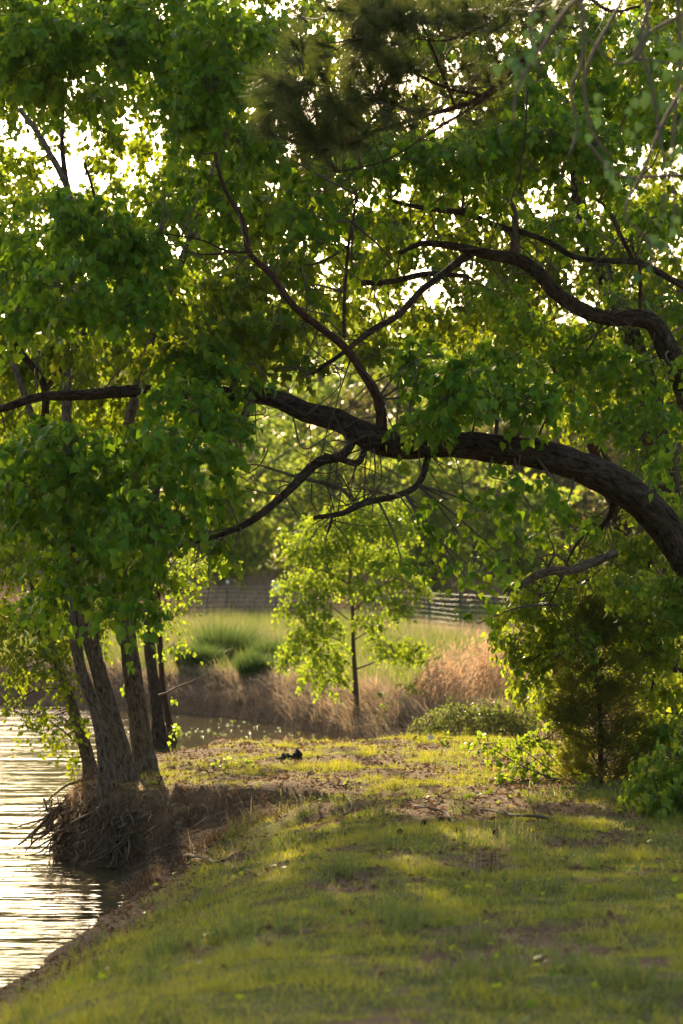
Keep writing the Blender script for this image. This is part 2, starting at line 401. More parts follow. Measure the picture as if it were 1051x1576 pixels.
# ---------------------------------------------------------------- sky gaps of the canopy, in view directions seen from the lawn
HOLES = [(195, 190, 62, 38), (195, 250, 32, 42), (45, 215, 40, 45), (95, 250, 40, 60), (160, 300, 22, 22), (268, 365, 26, 45), (150, 210, 40, 30), (345, 65, 16, 10), (235, 110, 22, 16),
         (240, 205, 30, 20), (300, 240, 26, 20), (500, 525, 42, 34), (415, 430, 18, 26), (640, 425, 50, 46), (700, 380, 40, 20), (780, 365, 34, 24), (745, 520, 24, 30), (600, 490, 50, 30), (660, 460, 50, 60),
         (560, 300, 26, 12), (640, 300, 30, 16), (710, 300, 40, 18), (870, 130, 40, 20), (965, 40, 26, 34), (880, 40, 26, 20), (880, 250, 30, 16), (680, 195, 36, 28), (640, 180, 46, 36), (700, 100, 26, 40),
         (660, 30, 40, 20), (560, 440, 40, 26), (850, 410, 34, 18), (480, 240, 20, 10), (985, 240, 26, 30), (540, 560, 40, 20), (460, 300, 16, 10), (870, 145, 30, 16)]
def holed(p, strength=1.0):
    x, y = proj(p); d = np.zeros(len(x))
    for hx, hy, a, b in HOLES: d = np.maximum(d, .87 - np.hypot((x - hx) / a, (y - hy) / b))
    d = d + (vn(x / 13, y / 13, 0, 3) - .5) * 1.3
    return d > (1 - strength) + .22

# ---------------------------------------------------------------- tree pieces
class Tree:
    """a tree: an Empty at the foot, trunk, branches, twigs and leaf masses"""
    def __init__(s, name, label, cat, group, foot):
        s.root = empty(name, tuple(foot), label, cat, group); s.sk = []; s.tw = MB(); s.L = []
    def limb(s, name, pts, mat, sides=14, step=.06, bark=.12, seed=0, wob=.04, flare=0., label=None):
        """pts: rows px, py, Y, width in photo pixels"""
        q = np.array([[*P(a, b, Y), w * .78 / 2 * Y / F] for a, b, Y, w in pts])
        return s.limb3(name, q, mat, sides, step, bark, seed, wob, flare, label)
    def limb3(s, name, q, mat, sides=14, step=.06, bark=.12, seed=0, wob=.04, flare=0., label=None):
        V, T, Q = tube(q, sides, step, bark, seed, wob, flare)
        mb = MB(); mb.add(V, T, Q); o = mb.build(name, mat, s.root, True); bark_co(o)
        if label: o['label'] = label
        (s.sk.append(spline(q, .15)[:, :3]) if q[0, 3] > .007 else None); return o
    def nearest(s, p):
        k = np.concatenate(s.sk); return k[np.argmin(((k - p) ** 2 * np.array([1, .6, 1])).sum(1))]
    def clump(s, c, r, n, size, droop=.75, per=9, twigs=True, hole=1.0, tmpl=HEART, stem=True):
        """one leafy clump round c with radii r, as drooping sprays on twigs"""
        c = np.asarray(c, float); r = np.asarray(r, float) * np.ones(3)
        if stem and s.sk:
            a = s.nearest(c); d = c - a; ln = np.linalg.norm(d)
        if stem and s.sk and ln < 1.3:
            mid = (a + c) / 2 + rng.normal(0, .08 * ln, 3)
            V, T, Q = tube(np.array([[*a, .011], [*mid, .008], [*c, .004]]), 5, .12, 0, 1, .05 * ln); s.tw.add(V, T, Q)
        k = max(1, int(n / per)); d = rng.normal(0, 1, (k, 3)); d /= np.linalg.norm(d, axis=1)[:, None]
        d[:, 2] = d[:, 2] * .8 + .15
        q = c + d * r * (rng.uniform(.15, 1, k) ** .5)[:, None]
        if hole: q = q[~holed(q, hole)]
        k = len(q)
        if not k: return
        out = (q - c) / r; out[:, 2] *= .4; out += rng.normal(0, .5, (k, 3)); out[:, 2] -= .15
        out /= np.linalg.norm(out, axis=1)[:, None]; ln = rng.uniform(.10, .26, k) * (size / .07) ** .5
        t = np.tile(np.linspace(.1, 1, per), (k, 1)) + rng.uniform(-.05, .05, (k, per))
        pos = q[:, None] + out[:, None] * (ln[:, None] * t)[:, :, None]; pos[:, :, 2] -= (ln[:, None] * .5 * t ** 2)
        ax = rng.normal(0, .55, (k, per, 3)) + out[:, None] * .45; ax[:, :, 2] -= droop * 1.3
        nr = rng.normal(0, .75, (k, per, 3)) + out[:, None] * .8; nr[:, :, 2] += .55
        pos = pos + rng.normal(0, .018, pos.shape)
        sz = size * (.40 + .85 * rng.beta(2.2, 1.6, (k, per)))
        s.L.append((pos.reshape(-1, 3), ax.reshape(-1, 3), nr.reshape(-1, 3), sz.ravel(), tmpl))
        if twigs:
            sel = np.arange(k) if k < 40 else rng.choice(k, 40, replace=False)
            for i in sel:
                e = q[i] + out[i] * ln[i] - np.array([0, 0, ln[i] * .5])
                V, T, Q = tube(np.array([[*(c + (q[i] - c) * .3), .0035], [*q[i], .0028], [*e, .0012]]), 3, .2); s.tw.add(V, T, Q)
    def finish(s, mat, one=None, single=300, twmat=None, crown='crown'):
        if s.tw.n: s.tw.build('twigs', twmat or M['twig'], s.root)['kind'] = 'stuff'
        if not s.L: return
        by = {}
        for pos, ax, nr, sz, tm in s.L: by.setdefault(id(tm), []).append((pos, ax, nr, sz, tm))
        mb = MB()
        for lst in by.values():
            pos = np.concatenate([a[0] for a in lst]); ax = np.concatenate([a[1] for a in lst]); nr = np.concatenate([a[2] for a in lst]); sz = np.concatenate([a[3] for a in lst])
            tm = lst[0][4]; keep = np.ones(len(pos), bool)
            if one is not None and tm is HEART:
                x, y = proj(pos); vis = (x > 5) & (x < 1046) & (y > 5) & (y < 1570)
                U, Vv, Wn = frames(ax, nr); face = np.abs(Wn[:, 1])
                score = np.where(vis, sz * (.4 + face) / pos[:, 1] ** 2, -1)
                idx = np.argsort(-score)[:single]; idx = idx[score[idx] > 0]; keep[idx] = False
                me = bpy.data.meshes.new('leaf'); me.from_pydata([tuple(v) for v in HEART[0]], [], [tuple(int(x) for x in f) for f in HEART[1]]); me.materials.append(one)
                base = parent_world(s.root)
                for i in idx:
                    o = bpy.data.objects.new('leaf', me); COL.objects.link(o); o.parent = s.root
                    R = Matrix((U[i], Vv[i], Wn[i])).transposed().to_4x4()
                    o.matrix_basis = Matrix.Translation(Vector(pos[i]) - base) @ R @ Matrix.Scale(float(sz[i]), 4)
            V, T = leaves(pos[keep], ax[keep], nr[keep], sz[keep], tm); mb.add(V, T)
        o = mb.build(crown, mat, s.root)
        if one is not None: o['kind'] = 'stuff'
        return o
def ground_at(x, y): return float(height(np.array([x]), np.array([y]))[0])
def on_ground(px, Y, sink=.03):
    x = (px - 525.5) / F * Y; return np.array([x, Y, ground_at(x, Y) - sink])
def hit(px, py, y0=8.0, y1=75.0):
    """where the ray through a photo pixel meets the terrain"""
    Ys = np.arange(y0, y1, .05); d = P(px, py, 1.0); x = d[0] * Ys; z = CAMZ + (d[2] - CAMZ) * Ys
    h = np.maximum(height(x, Ys), ZW); i = int(np.argmax(z <= h)); return np.array([x[i], Ys[i], h[i]])

# ---------------------------------------------------------------- trees on the little point
G1 = 'tree trunks clustered on the eroded point'
def cluster_tree(name, label, path, mat, flare=.55, sides=22, seed=0, **kw):
    b = hit(*path[0][:2]); t = Tree(name, label, 'tree', G1, b)
    Y0 = b[1]; w0 = path[0][2]
    q = [[*(b - np.array([0, 0, .15])), w0 / 2 * Y0 / F]]
    for a in path:
        q.append([*P(a[0], a[1], Y0 + (a[3] if len(a) > 3 else 0)), a[2] * 1.0 / 2 * Y0 / F])
    t.limb3('trunk', np.array(q), mat, sides, .05, .16, seed, .03, flare, kw.get('tl')); t.Y0 = Y0
    return t
tA = cluster_tree('tallow_tree', 'thin leaning dark trunk of the cluster, closest to the open water',
    [(140, 1190, 24), (136, 1172, 21), (130, 1148, 19), (112, 1090, 17), (92, 1029, 13), (78, 985, 12), (50, 900, 10, .3), (30, 800, 8, .6)], M['greybark'], seed=3)
tB = cluster_tree('tallow_tree', 'leaning trunk second from the water, foot above the tangle of bare roots',
    [(165, 1212, 28), (164, 1190, 24), (160, 1148, 23), (148, 1090, 20), (126, 1029, 17), (118, 985, 17), (112, 940, 15), (100, 860, 14, .3), (70, 700, 12, .6), (20, 560, 9, .8)], M['greybark'], seed=5)
tC = cluster_tree('tallow_tree', 'rough leaning brown trunk just left of the thick grey trunk',
    [(194, 1200, 30), (190, 1176, 27), (184, 1148, 26), (168, 1090, 25), (150, 1029, 25), (138, 985, 26), (130, 940, 24), (112, 850, 20, .4), (105, 700, 17, .8), (100, 520, 14, 1), (112, 330, 12, 1.2), (70, 225, 10, 1.4), (30, 168, 8, 1.6)], M['greybark'], seed=7)
tD = cluster_tree('tallow_tree', 'thickest pale grey trunk of the cluster, crown of large drooping heart leaves over the water',
    [(224, 1192, 42), (222, 1172, 36), (218, 1148, 32), (210, 1090, 30), (202, 1029, 29), (196, 985, 28), (190, 940, 27), (183, 860, 23, -.2), (172, 800, 20, -.4), (190, 690, 17, -.8), (235, 520, 13, -1), (300, 350, 10, -1.2), (350, 190, 7, -1.3)], M['greybark'], seed=9)
tE = cluster_tree('tallow_tree', 'dark straight trunk right of the thick grey one, ivy leaves on its side',
    [(245, 1150, 24), (243, 1110, 19), (238, 1060, 18), (233, 1029, 17), (229, 985, 17), (228, 930, 16), (232, 820, 13), (250, 700, 11), (290, 540, 9), (300, 380, 8), (280, 240, 6)], M['bark'], seed=11)
tF = cluster_tree('tallow_tree', 'slim reddish trunk leaning at the right end of the cluster, beside the far water',
    [(264, 1142, 13), (258, 1100, 10), (250, 1050, 9), (245, 980, 9), (243, 920, 9), (245, 850, 8), (260, 760, 7), (300, 650, 6), (380, 520, 5)], M['redbark'], seed=13)
# limbs of the cluster that show among the leaves
tC.limb('branch', [(112, 330, 22.4, 13), (100, 270, 22.3, 11), (95, 210, 22.4, 9), (100, 140, 22.6, 6)], M['bark'], 10, seed=31)
tC.limb('branch', [(104, 560, 21.4, 14), (150, 460, 21.6, 10), (155, 340, 21.8, 8), (130, 250, 22, 5)], M['bark'], 10, seed=32)
tB.limb('branch', [(66, 690, 21.6, 14), (68, 600, 21.2, 15), (40, 555, 21, 14), (0, 508, 20.8, 13), (-60, 470, 20.6, 10)], M['bark'], 12, seed=33)
tB.limb('branch', [(66, 606, 21.2, 10), (100, 552, 20.9, 9), (60, 545, 20.7, 9), (5, 500, 20.6, 8)], M['bark'], 10, seed=34)
tE.limb('branch', [(236, 880, 22.4, 12), (256, 858, 21.8, 10), (280, 840, 21.4, 7), (330, 800, 20.8, 5)], M['bark'], 10, seed=35)
tC.limb('branch', [(128, 930, 20.8, 16), (110, 840, 20.6, 13), (98, 790, 20.2, 10), (105, 720, 19.5, 7)], M['redbark'], 10, seed=36)
tF.limb('branch', [(244, 1070, 23.6, 4), (275, 1055, 23.5, 3), (303, 1045, 23.4, 1.6)], M['paletwig'], 6, .03, .05, seed=37); tF.sk.pop()

DM = 1.9
def cl(t, lst, size, dens, Yj=.5, dr=.5, **kw):
    """lst rows px, py, radius px, Y"""
    for a in lst:
        Y = a[3] + rng.uniform(-Yj, Yj); r = a[2] * Y / F
        n = DM * dens * r * r * 3.14 / (size * size * .5)
        t.clump(P(a[0], a[1], Y), (r, r * 1.1 + .1, r * .85), n, size, **kw)
LEFT_LOW = [(120, 690, 56, 17.6), (50, 700, 56, 17.8), (190, 690, 52, 17.8), (275, 625, 50, 17.6), (320, 650, 44, 17.6), (285, 700, 60, 17.4), (150, 735, 60, 17.4), (55, 750, 60, 17.6),
    (225, 760, 58, 17.3), (335, 705, 42, 17.6), (270, 795, 50, 17.3), (205, 815, 50, 17.2), (28, 800, 40, 18), (335, 770, 34, 18), (130, 835, 46, 17.8), (190, 885, 44, 17.2), (95, 870, 38, 18), (150, 920, 36, 17.6),
    (200, 940, 34, 17.2), (340, 845, 28, 19), (20, 730, 50, 18), (300, 560, 50, 18), (90, 910, 34, 18.4), (60, 930, 30, 19), (230, 900, 30, 17.6), (250, 700, 50, 18.4), (100, 780, 50, 18.4), (360, 650, 34, 18.3),
    (170, 780, 44, 17.5), (350, 585, 34, 18)]
cl(tD, LEFT_LOW, .070, 2.5)
LEFT_UP = [(60, 60, 66, 18.5), (150, 40, 60, 18.6), (250, 20, 60, 18.6), (340, 55, 62, 18.4), (430, 50, 56, 18.4), (180, 75, 48, 18.8), (60, 130, 54, 19), (125, 150, 44, 19), (230, 125, 46, 18.8), (325, 125, 56, 18.4),
    (400, 140, 46, 18.8), (300, 190, 48, 18.5), (355, 225, 46, 18.5), (90, 330, 56, 18.4), (150, 350, 52, 18.2), (215, 375, 46, 18.2), (60, 380, 54, 18.6), (180, 420, 56, 18.1), (100, 440, 62, 18.1), (215, 470, 46, 18.2),
    (35, 480, 50, 18.2), (320, 290, 40, 18.6), (340, 330, 36, 19), (30, 110, 50, 19), (20, 20, 60, 19), (240, 320, 30, 18.6), (300, 130, 50, 19), (20, 420, 40, 18.4), (130, 480, 45, 18.5), (250, 410, 36, 18.8)]
cl(tC, LEFT_UP, .068, 3.1)
cl(tE, [(340, 500, 56, 18.8), (290, 530, 52, 18.6), (400, 540, 42, 18.8), (262, 552, 38, 18.8), (420, 500, 36, 19), (370, 440, 44, 19.2), (460, 570, 30, 19), (180, 540, 34, 19.6), (100, 530, 34, 20), (440, 410, 34, 19.6), (430, 340, 40, 19.6),
    (470, 260, 36, 19.8), (400, 320, 36, 20)], .074, 2.8)
cl(tA, [(20, 860, 50, 20.5), (60, 930, 55, 20.8), (20, 960, 50, 21), (110, 980, 42, 21.2), (60, 1010, 42, 21), (20, 1030, 34, 21), (140, 940, 40, 21.4), (95, 1050, 22, 21), (20, 1095, 20, 20.6), (55, 1100, 22, 20.6), (100, 1110, 18, 20.8),
    (40, 1120, 12, 20.8), (90, 1140, 18, 21), (110, 1165, 15, 21), (-40, 960, 60, 21), (-30, 860, 60, 21)], .05, 2.2, tmpl=DIAM)
tA.limb('branch', [(138, 1165, 21.3, 5), (110, 1135, 21, 4), (70, 1105, 20.8, 3), (20, 1095, 20.6, 2)], M['twig'], 6, .04, .03, seed=40)
cl(tF, [(270, 880, 26, 24), (285, 915, 22, 24), (262, 950, 22, 24), (270, 1000, 16, 24), (300, 870, 26, 24.5), (330, 860, 22, 24.5), (262, 1075, 8, 23.8), (258, 1130, 9, 23.6), (272, 1120, 7, 23.4), (240, 930, 14, 23.5), (236, 1000, 12, 23.4), (215, 1040, 14, 23.8), (210, 960, 18, 24)], .05, 1.5, tmpl=DIAM)

# ---------------------------------------------------------------- the arching tree at the right and its neighbours
foot = np.array([3.05, 19.2, ground_at(3.05, 19.2)])
tR = Tree('arching_tallow_tree', 'old dark tree whose heavy limb arches right across the view above the gap', 'tree', None, foot)
tR.limb3('trunk', np.array([[3.15, 19.3, -.2, .24], [3.1, 19.25, .2, .21], [3.0, 19.2, .9, .19], [*P(1092, 930, 19.2), .155], [*P(1056, 856, 19.1), .135]]), M['bark'], 30, .04, .16, 50, .02, .8)
tR.limb('branch', [(1056, 856, 19.1, 66), (1010, 795, 19.0, 66), (940, 740, 18.9, 64), (850, 703, 18.8, 58), (760, 690, 18.7, 54), (680, 684, 18.7, 50), (610, 684, 18.6, 50), (560, 668, 18.6, 52), (520, 648, 18.6, 44), (470, 635, 18.6, 40),
    (420, 614, 18.6, 34), (360, 607, 18.7, 30), (290, 604, 18.8, 26), (210, 602, 19, 24), (130, 608, 19.2, 22), (60, 612, 19.3, 19), (0, 630, 19.4, 16), (-80, 650, 19.6, 12)], M['bark'], 34, .035, .16, 51, .05, label='massive dark limb arching across the whole view')
tR.limb('branch', [(588, 668, 18.6, 24), (580, 615, 18.5, 19), (553, 570, 18.4, 17), (527, 535, 18.3, 16), (490, 505, 18.2, 15), (452, 472, 18.1, 14), (420, 425, 18.1, 13), (385, 388, 18.1, 12), (376, 340, 18.1, 10), (345, 285, 18.1, 8), (330, 235, 18.1, 6)], M['redbark'], 14, .05, .1, 52, .04)
tR.limb('branch', [(382, 388, 18.1, 6), (350, 388, 18, 5), (310, 370, 18, 4), (245, 358, 18, 2.5)], M['redbark'], 8, .05, .06, 53)
tR.limb('branch', [(360, 386, 18, 4), (320, 390, 17.9, 3), (270, 385, 17.9, 2)], M['redbark'], 8, .05, .06, 54)
tR.limb('branch', [(530, 520, 18.4, 8), (530, 450, 18.5, 7), (535, 380, 18.5, 6), (548, 300, 18.6, 4)], M['redbark'], 8, .05, .06, 55)
tR.limb('branch', [(548, 665, 18.6, 18), (528, 700, 18.4, 16), (490, 712, 18.3, 18), (455, 745, 18.2, 17), (420, 778, 18.1, 16), (385, 805, 18, 14), (350, 820, 18, 10), (300, 835, 18, 6)], M['bark'], 14, .05, .12, 56)
tR.limb('branch', [(560, 690, 18.6, 14), (548, 712, 18.4, 13), (520, 706, 18.2, 12), (500, 700, 18.1, 8)], M['bark'], 10, .05, .1, 57)
tR.limb('branch', [(660, 700, 18.7, 14), (640, 745, 18.4, 13), (600, 762, 18.3, 13), (560, 772, 18.2, 13), (520, 790, 18.1, 11), (482, 797, 18.1, 8)], M['bark'], 12, .05, .12, 58, label='lower dead branch with a broken end')
tR.limb('branch', [(512, 792, 18.1, 5), (507, 808, 18.1, 5), (504, 822, 18.1, 3)], M['bark'], 8, .03, .08, 59)
tR.limb('branch', [(545, 770, 18.2, 9), (520, 750, 18.4, 8), (480, 740, 18.6, 8), (440, 728, 18.9, 6), (400, 716, 19.1, 4)], M['greybark'], 8, .05, .08, 60)
tR.limb('branch', [(945, 750, 19, 15), (935, 800, 19.2, 12), (905, 820, 19.3, 10), (885, 790, 19.4, 7)], M['bark'], 10, .05, .1, 61)
tR.limb('branch', [(900, 822, 19.3, 6), (880, 850, 19.2, 5), (865, 890, 19.1, 5), (845, 930, 19.1, 3)], M['bark'], 8, .05, .1, 62)
tR.limb('branch', [(388, 612, 18.6, 18), (378, 640, 18.5, 16), (365, 660, 18.5, 13), (350, 690, 18.5, 9)], M['greybark'], 10, .05, .1, 63)
for k, ln in enumerate([[(575, 690, 3), (574, 760, 2), (572, 800, 1.2)], [(585, 700, 2.5), (580, 740, 2), (566, 770, 1.2)], [(640, 560, 3), (630, 640, 3), (655, 690, 2.4)], [(420, 600, 3), (380, 560, 2.5), (340, 620, 2)],
                          [(515, 560, 2.5), (520, 600, 2.5), (470, 640, 2)], [(615, 640, 2), (640, 690, 2.5), (650, 730, 1.4)], [(800, 700, 2.4), (790, 740, 2), (770, 790, 1.4)], [(450, 640, 3), (470, 690, 2.4), (520, 660, 2)], [(700, 700, 2), (712, 780, 2), (705, 850, 1.2)]]):
    q = np.array([[*P(a, b, 18.1 + .05 * k), w / 2 * 18.2 / F] for a, b, w in ln]); V, T, Q = tube(q, 5, .05, 0, k, .12); tR.tw.add(V, T, Q)
CR = [(700, 620, 48, 18.2), (655, 600, 40, 18.3), (760, 600, 46, 18.3), (820, 622, 40, 18.3), (720, 575, 44, 18.4), (860, 618, 32, 18.4), (640, 650, 28, 18.3), (770, 560, 40, 18.6),
    (672, 645, 24, 18), (650, 545, 30, 18.8), (620, 560, 24, 18.8)]
cl(tR, CR, .067, 2.8)
cl(tR, [(640, 800, 24, 18.3), (665, 845, 26, 18.2), (705, 820, 30, 18), (722, 870, 30, 17.9), (740, 925, 22, 17.9), (755, 790, 30, 18), (820, 785, 30, 18.2), (845, 750, 28, 18.3), (865, 790, 26, 18.4), (620, 870, 20, 18.4), (735, 960, 13, 17.9),
    (780, 740, 28, 18.2), (690, 770, 20, 18.2), (800, 830, 26, 18.3), (905, 800, 24, 18.6), (765, 850, 20, 18)], .068, 1.35)
cl(tR, [(480, 375, 34, 19), (520, 330, 34, 19), (460, 320, 40, 19), (555, 400, 26, 19.2), (430, 400, 28, 19.2), (520, 270, 40, 19), (440, 240, 44, 18.8), (570, 250, 40, 19), (480, 450, 22, 19), (600, 350, 26, 19.4), (600, 400, 22, 19.4)], .072, 1.8)
tU = Tree('tallow_tree', 'grey barked tree at the right edge whose forked limb crosses above the arching one', 'tree', None, np.array([3.75, 21.5, ground_at(3.75, 21.5)]))
tU.limb3('trunk', np.array([[3.75, 21.5, -.2, .2], [3.7, 21.5, .4, .17], [3.45, 21.3, 1.8, .15], [*P(1085, 690, 21), .11], [*P(1051, 592, 20.6), .10]]), M['greybark'], 20, .05, .14, 70, .03, .8)
tU.limb('branch', [(1051, 592, 20.6, 46), (1030, 540, 20.4, 42), (1008, 500, 20.3, 36), (975, 490, 20.2, 32), (930, 490, 20.1, 28), (890, 475, 20.0, 28), (855, 450, 19.9, 27), (828, 420, 19.8, 25), (795, 400, 19.8, 24), (750, 393, 19.7, 20), (700, 382, 19.6, 15), (650, 376, 19.5, 11),
    (615, 390, 19.4, 7)], M['bark'], 24, .04, .16, 71, .05, label='scaly grey limb bending left through the crown')
tU.limb('branch', [(722, 390, 19.7, 17), (690, 415, 19.5, 15), (650, 445, 19.3, 14), (610, 485, 19.1, 13), (570, 508, 18.9, 13), (530, 540, 18.8, 10), (480, 575, 18.7, 7)], M['bark'], 12, .05, .12, 72)
tU.limb('branch', [(795, 402, 19.8, 20), (794, 375, 19.8, 20), (795, 350, 19.8, 15), (790, 310, 19.9, 11), (780, 270, 20, 7)], M['greybark'], 14, .05, .12, 73)
tU.limb('branch', [(795, 358, 19.8, 13), (760, 345, 19.8, 12), (710, 326, 19.7, 12), (660, 320, 19.6, 10), (600, 308, 19.5, 7)], M['bark'], 12, .05, .1, 74)
tU.limb('branch', [(797, 355, 19.8, 12), (850, 375, 19.7, 11), (885, 395, 19.6, 11), (930, 400, 19.6, 11), (980, 402, 19.6, 12), (1010, 415, 19.6, 13), (1060, 445, 19.6, 14)], M['bark'], 12, .05, .12, 75)
tU.limb('branch', [(720, 425, 20.2, 9), (660, 420, 20.2, 11), (600, 432, 20.2, 12), (555, 435, 20.2, 10)], M['bark'], 10, .05, .12, 76)
tU.limb('branch', [(975, 402, 19.6, 10), (955, 360, 19.6, 9), (935, 320, 19.6, 7), (905, 300, 19.6, 5), (860, 285, 19.7, 3)], M['bark'], 8, .05, .1, 77)
tU.limb('branch', [(985, 480, 20.2, 8), (985, 420, 20, 6), (970, 370, 20, 4)], M['redbark'], 8, .05, .08, 78)
cl(tU, [(700, 245, 56, 19), (625, 255, 50, 19), (780, 225, 50, 18.8), (850, 200, 52, 19), (745, 290, 36, 19.2), (905, 215, 50, 19), (960, 260, 44, 19.2), (640, 210, 36, 19), (880, 150, 44, 19.4), (960, 150, 50, 19.4), (1020, 200, 50, 19.4), (860, 270, 30, 19.4),
    (820, 160, 36, 19), (730, 210, 36, 18.8), (1030, 330, 44, 19.8), (590, 210, 30, 19), (1000, 60, 50, 19.6), (900, 60, 50, 19.8), (800, 100, 40, 19.6), (700, 60, 40, 19.8), (1000, 120, 40, 19.6)], .068, 2.8)
cl(tU, [(900, 530, 48, 21), (960, 570, 50, 21), (860, 560, 46, 21.2), (1020, 640, 44, 20.2), (1000, 700, 40, 20.6), (930, 640, 42, 20.8), (1035, 480, 34, 21), (900, 340, 40, 21), (930, 450, 34, 21.4), (800, 500, 36, 21.6), (760, 450, 34, 21.6), (1030, 560, 30, 20), (1000, 340, 36, 21),
    (830, 350, 30, 21), (960, 650, 40, 20.5), (1035, 710, 28, 18.3)], .062, 2.2)
# rear dark trunk at the right
tK = Tree('tallow_tree', 'dark half hidden trunk standing in the foliage behind the arching limb', 'tree', 'trees behind the right bank', np.array([3.55, 25.5, ground_at(3.55, 25.5)]))
tK.limb3('trunk', np.array([[3.6, 25.5, -.2, .19], [3.55, 25.5, .5, .16], [*P(1040, 860, 25.5), .15], [*P(1025, 760, 25.5), .15], [*P(1010, 680, 25.4), .14], [*P(998, 610, 25.4), .12], [*P(960, 480, 25.4), .1], [*P(900, 350, 25.4), .08], [*P(880, 200, 25.2), .06]]), M['bark'], 16, .06, .14, 80, .05, .5)
tK.limb('branch', [(1005, 665, 25.4, 16), (975, 682, 25.2, 13), (945, 684, 25, 8)], M['bark'], 10, .06, .1, 81)
# fine second layer of foliage, backlit, spread over four trees
tM = Tree('tallow_tree', 'slender tree far behind the arching limb, small yellow green leaves in the upper middle', 'tree', 'trees behind the right bank', np.array([3.75, 29.5, ground_at(3.75, 29.5)]))
tM.limb3('trunk', np.array([[3.75, 29.5, -.2, .13], [3.7, 29.5, 1, .12], [3.3, 29.4, 2.6, .11], [2.6, 29, 4.2, .09], [1.6, 28.5, 5.6, .07], [.6, 28, 7, .04]]), M['redbark'], 10, .1, .12, 83, .1, .4)
tN = Tree('tallow_tree', 'tall leafy tree behind the right bank, crown against the upper right sky', 'tree', 'trees behind the right bank', np.array([4.9, 31, ground_at(4.9, 31)]))
tN.limb3('trunk', np.array([[4.9, 31, -.2, .2], [4.8, 31, 2, .16], [4.4, 31, 4, .13], [3.6, 30.5, 6, .10], [2.8, 30, 8, .06]]), M['bark'], 12, .1, .12, 84, .1, .5)
for gx in np.arange(-100, 1160, 38):
    for gy in np.arange(-160, 650, 38):
        px = gx + rng.uniform(-22, 22); py = gy + rng.uniform(-22, 22)
        if py > 545 and 370 < px < 860: continue
        if px < 420: t, Y = (tE if rng.random() < .5 else tF), rng.uniform(22.5, 26.5)
        elif px < 760: t, Y = tM, rng.uniform(24, 29)
        elif px < 900: t, Y = (tM if rng.random() < .5 else tK), rng.uniform(25, 30)
        else: t, Y = (tN if rng.random() < .6 else tK), rng.uniform(25, 32)
        if fbm(px / 120., py / 120., 0, 71) < .30: continue
        r = rng.uniform(26, 44) * Y / F
        t.clump(P(px, py, Y), (r, r * 1.3, r * .8), rng.uniform(200, 330) * (1.5 if px > 560 else 1.2), .075, tmpl=DIAM, twigs=rng.random() < .2, stem=rng.random() < .3, hole=1.0)
# crown above the frame: closes the roof of leaves that shades the near lawn
for k in range(40):
    px = rng.uniform(-350, 1400); Y = rng.uniform(17, 27); z = rng.uniform(7.2, 10.5)
    c = np.array([(px - 525) / F * Y, Y, z]); t = tE if px < 450 else (tM if px < 750 else tN)
    t.clump(c, (.75, .75, .45), 60, .17, tmpl=QUAD, twigs=False, stem=rng.random() < .2, hole=0)
# right-hand thicket
RG = [(800, 940, 32, 20), (835, 905, 34, 20), (820, 1000, 34, 20), (860, 960, 36, 20.2), (900, 880, 38, 20.4), (955, 900, 40, 20), (1000, 850, 44, 19.6), (1035, 900, 44, 19.6), (985, 960, 36, 20), (1025, 1000, 40, 20), (850, 1040, 26, 20.2), (800, 1030, 16, 20),
    (1040, 1060, 36, 20.4), (965, 1000, 32, 20.6), (940, 840, 34, 20.4), (870, 850, 26, 20.8), (1000, 780, 34, 20.2), (1040, 800, 40, 20.2), (930, 930, 30, 20.4), (1000, 1060, 30, 20.8), (1045, 950, 36, 19.6), (790, 985, 20, 19.8), (905, 925, 30, 19.2), (945, 955, 28, 19.1), (880, 985, 26, 19.2), (990, 1010, 30, 19.2), (870, 1015, 24, 19.4), (815, 1050, 20, 19.6), (1000, 1120, 34, 19.6), (1040, 1130, 34, 19.4), (960, 900, 34, 19)]
tS = Tree('tallow_sapling', 'sprawling young tree with sunlit yellow green leaves at the right, above the dark cedar', 'sapling', 'young growth at the right', hit(1005, 1165))
tS.limb('trunk', [(1005, 1170, hit(1005, 1165)[1], 9), (1003, 1080, 20.6, 8), (1012, 1000, 20.4, 7), (990, 940, 20.2, 6), (1000, 860, 20, 5), (1020, 780, 20, 3)], M['redbark'], 8, .05, .08, 90)
tS.limb('branch', [(1003, 1080, 20.6, 6), (970, 1045, 20.4, 5), (930, 1020, 20.2, 4), (850, 990, 20, 3)], M['redbark'], 6, .05, .08, 91)
tS.limb('branch', [(1000, 900, 20.1, 5), (930, 890, 20.1, 4), (860, 905, 20, 3), (800, 940, 20, 2)], M['redbark'], 6, .05, .08, 92)
cl(tS, RG, .048, 3.2)
def bare_twigs(t, n, L0):
    k_ = np.concatenate(t.sk)
    vis = [p for p in k_ if -50 < proj(p)[0][0] < 1100 and 0 < proj(p)[1][0] < 1000]
    for k in range(n):
        a = vis[rng.integers(len(vis))]; d = rng.normal(0, 1, 3) * [1, .4, 1]; d /= np.linalg.norm(d); ln = rng.uniform(.3, 1) * L0
        m1 = a + d * ln * .5 + rng.normal(0, .08 * L0, 3); e = m1 + (d * .5 + rng.normal(0, .35, 3)) * ln * .8
        V, T, Q = tube(np.array([[*a, .0065], [*m1, .004], [*e, .0012]]), 4, .05, 0, k, .12); t.tw.add(V, T, Q)
        if rng.random() < .6:
            e2 = m1 + rng.normal(0, .5, 3) * ln * .6; V, T, Q = tube(np.array([[*m1, .003], [*((m1 + e2) / 2 + rng.normal(0, .02, 3)), .002], [*e2, .0008]]), 3, .05); t.tw.add(V, T, Q)
bare_twigs(tR, 230, .6); bare_twigs(tU, 190, .6); bare_twigs(tC, 40, .6); bare_twigs(tE, 30, .6)
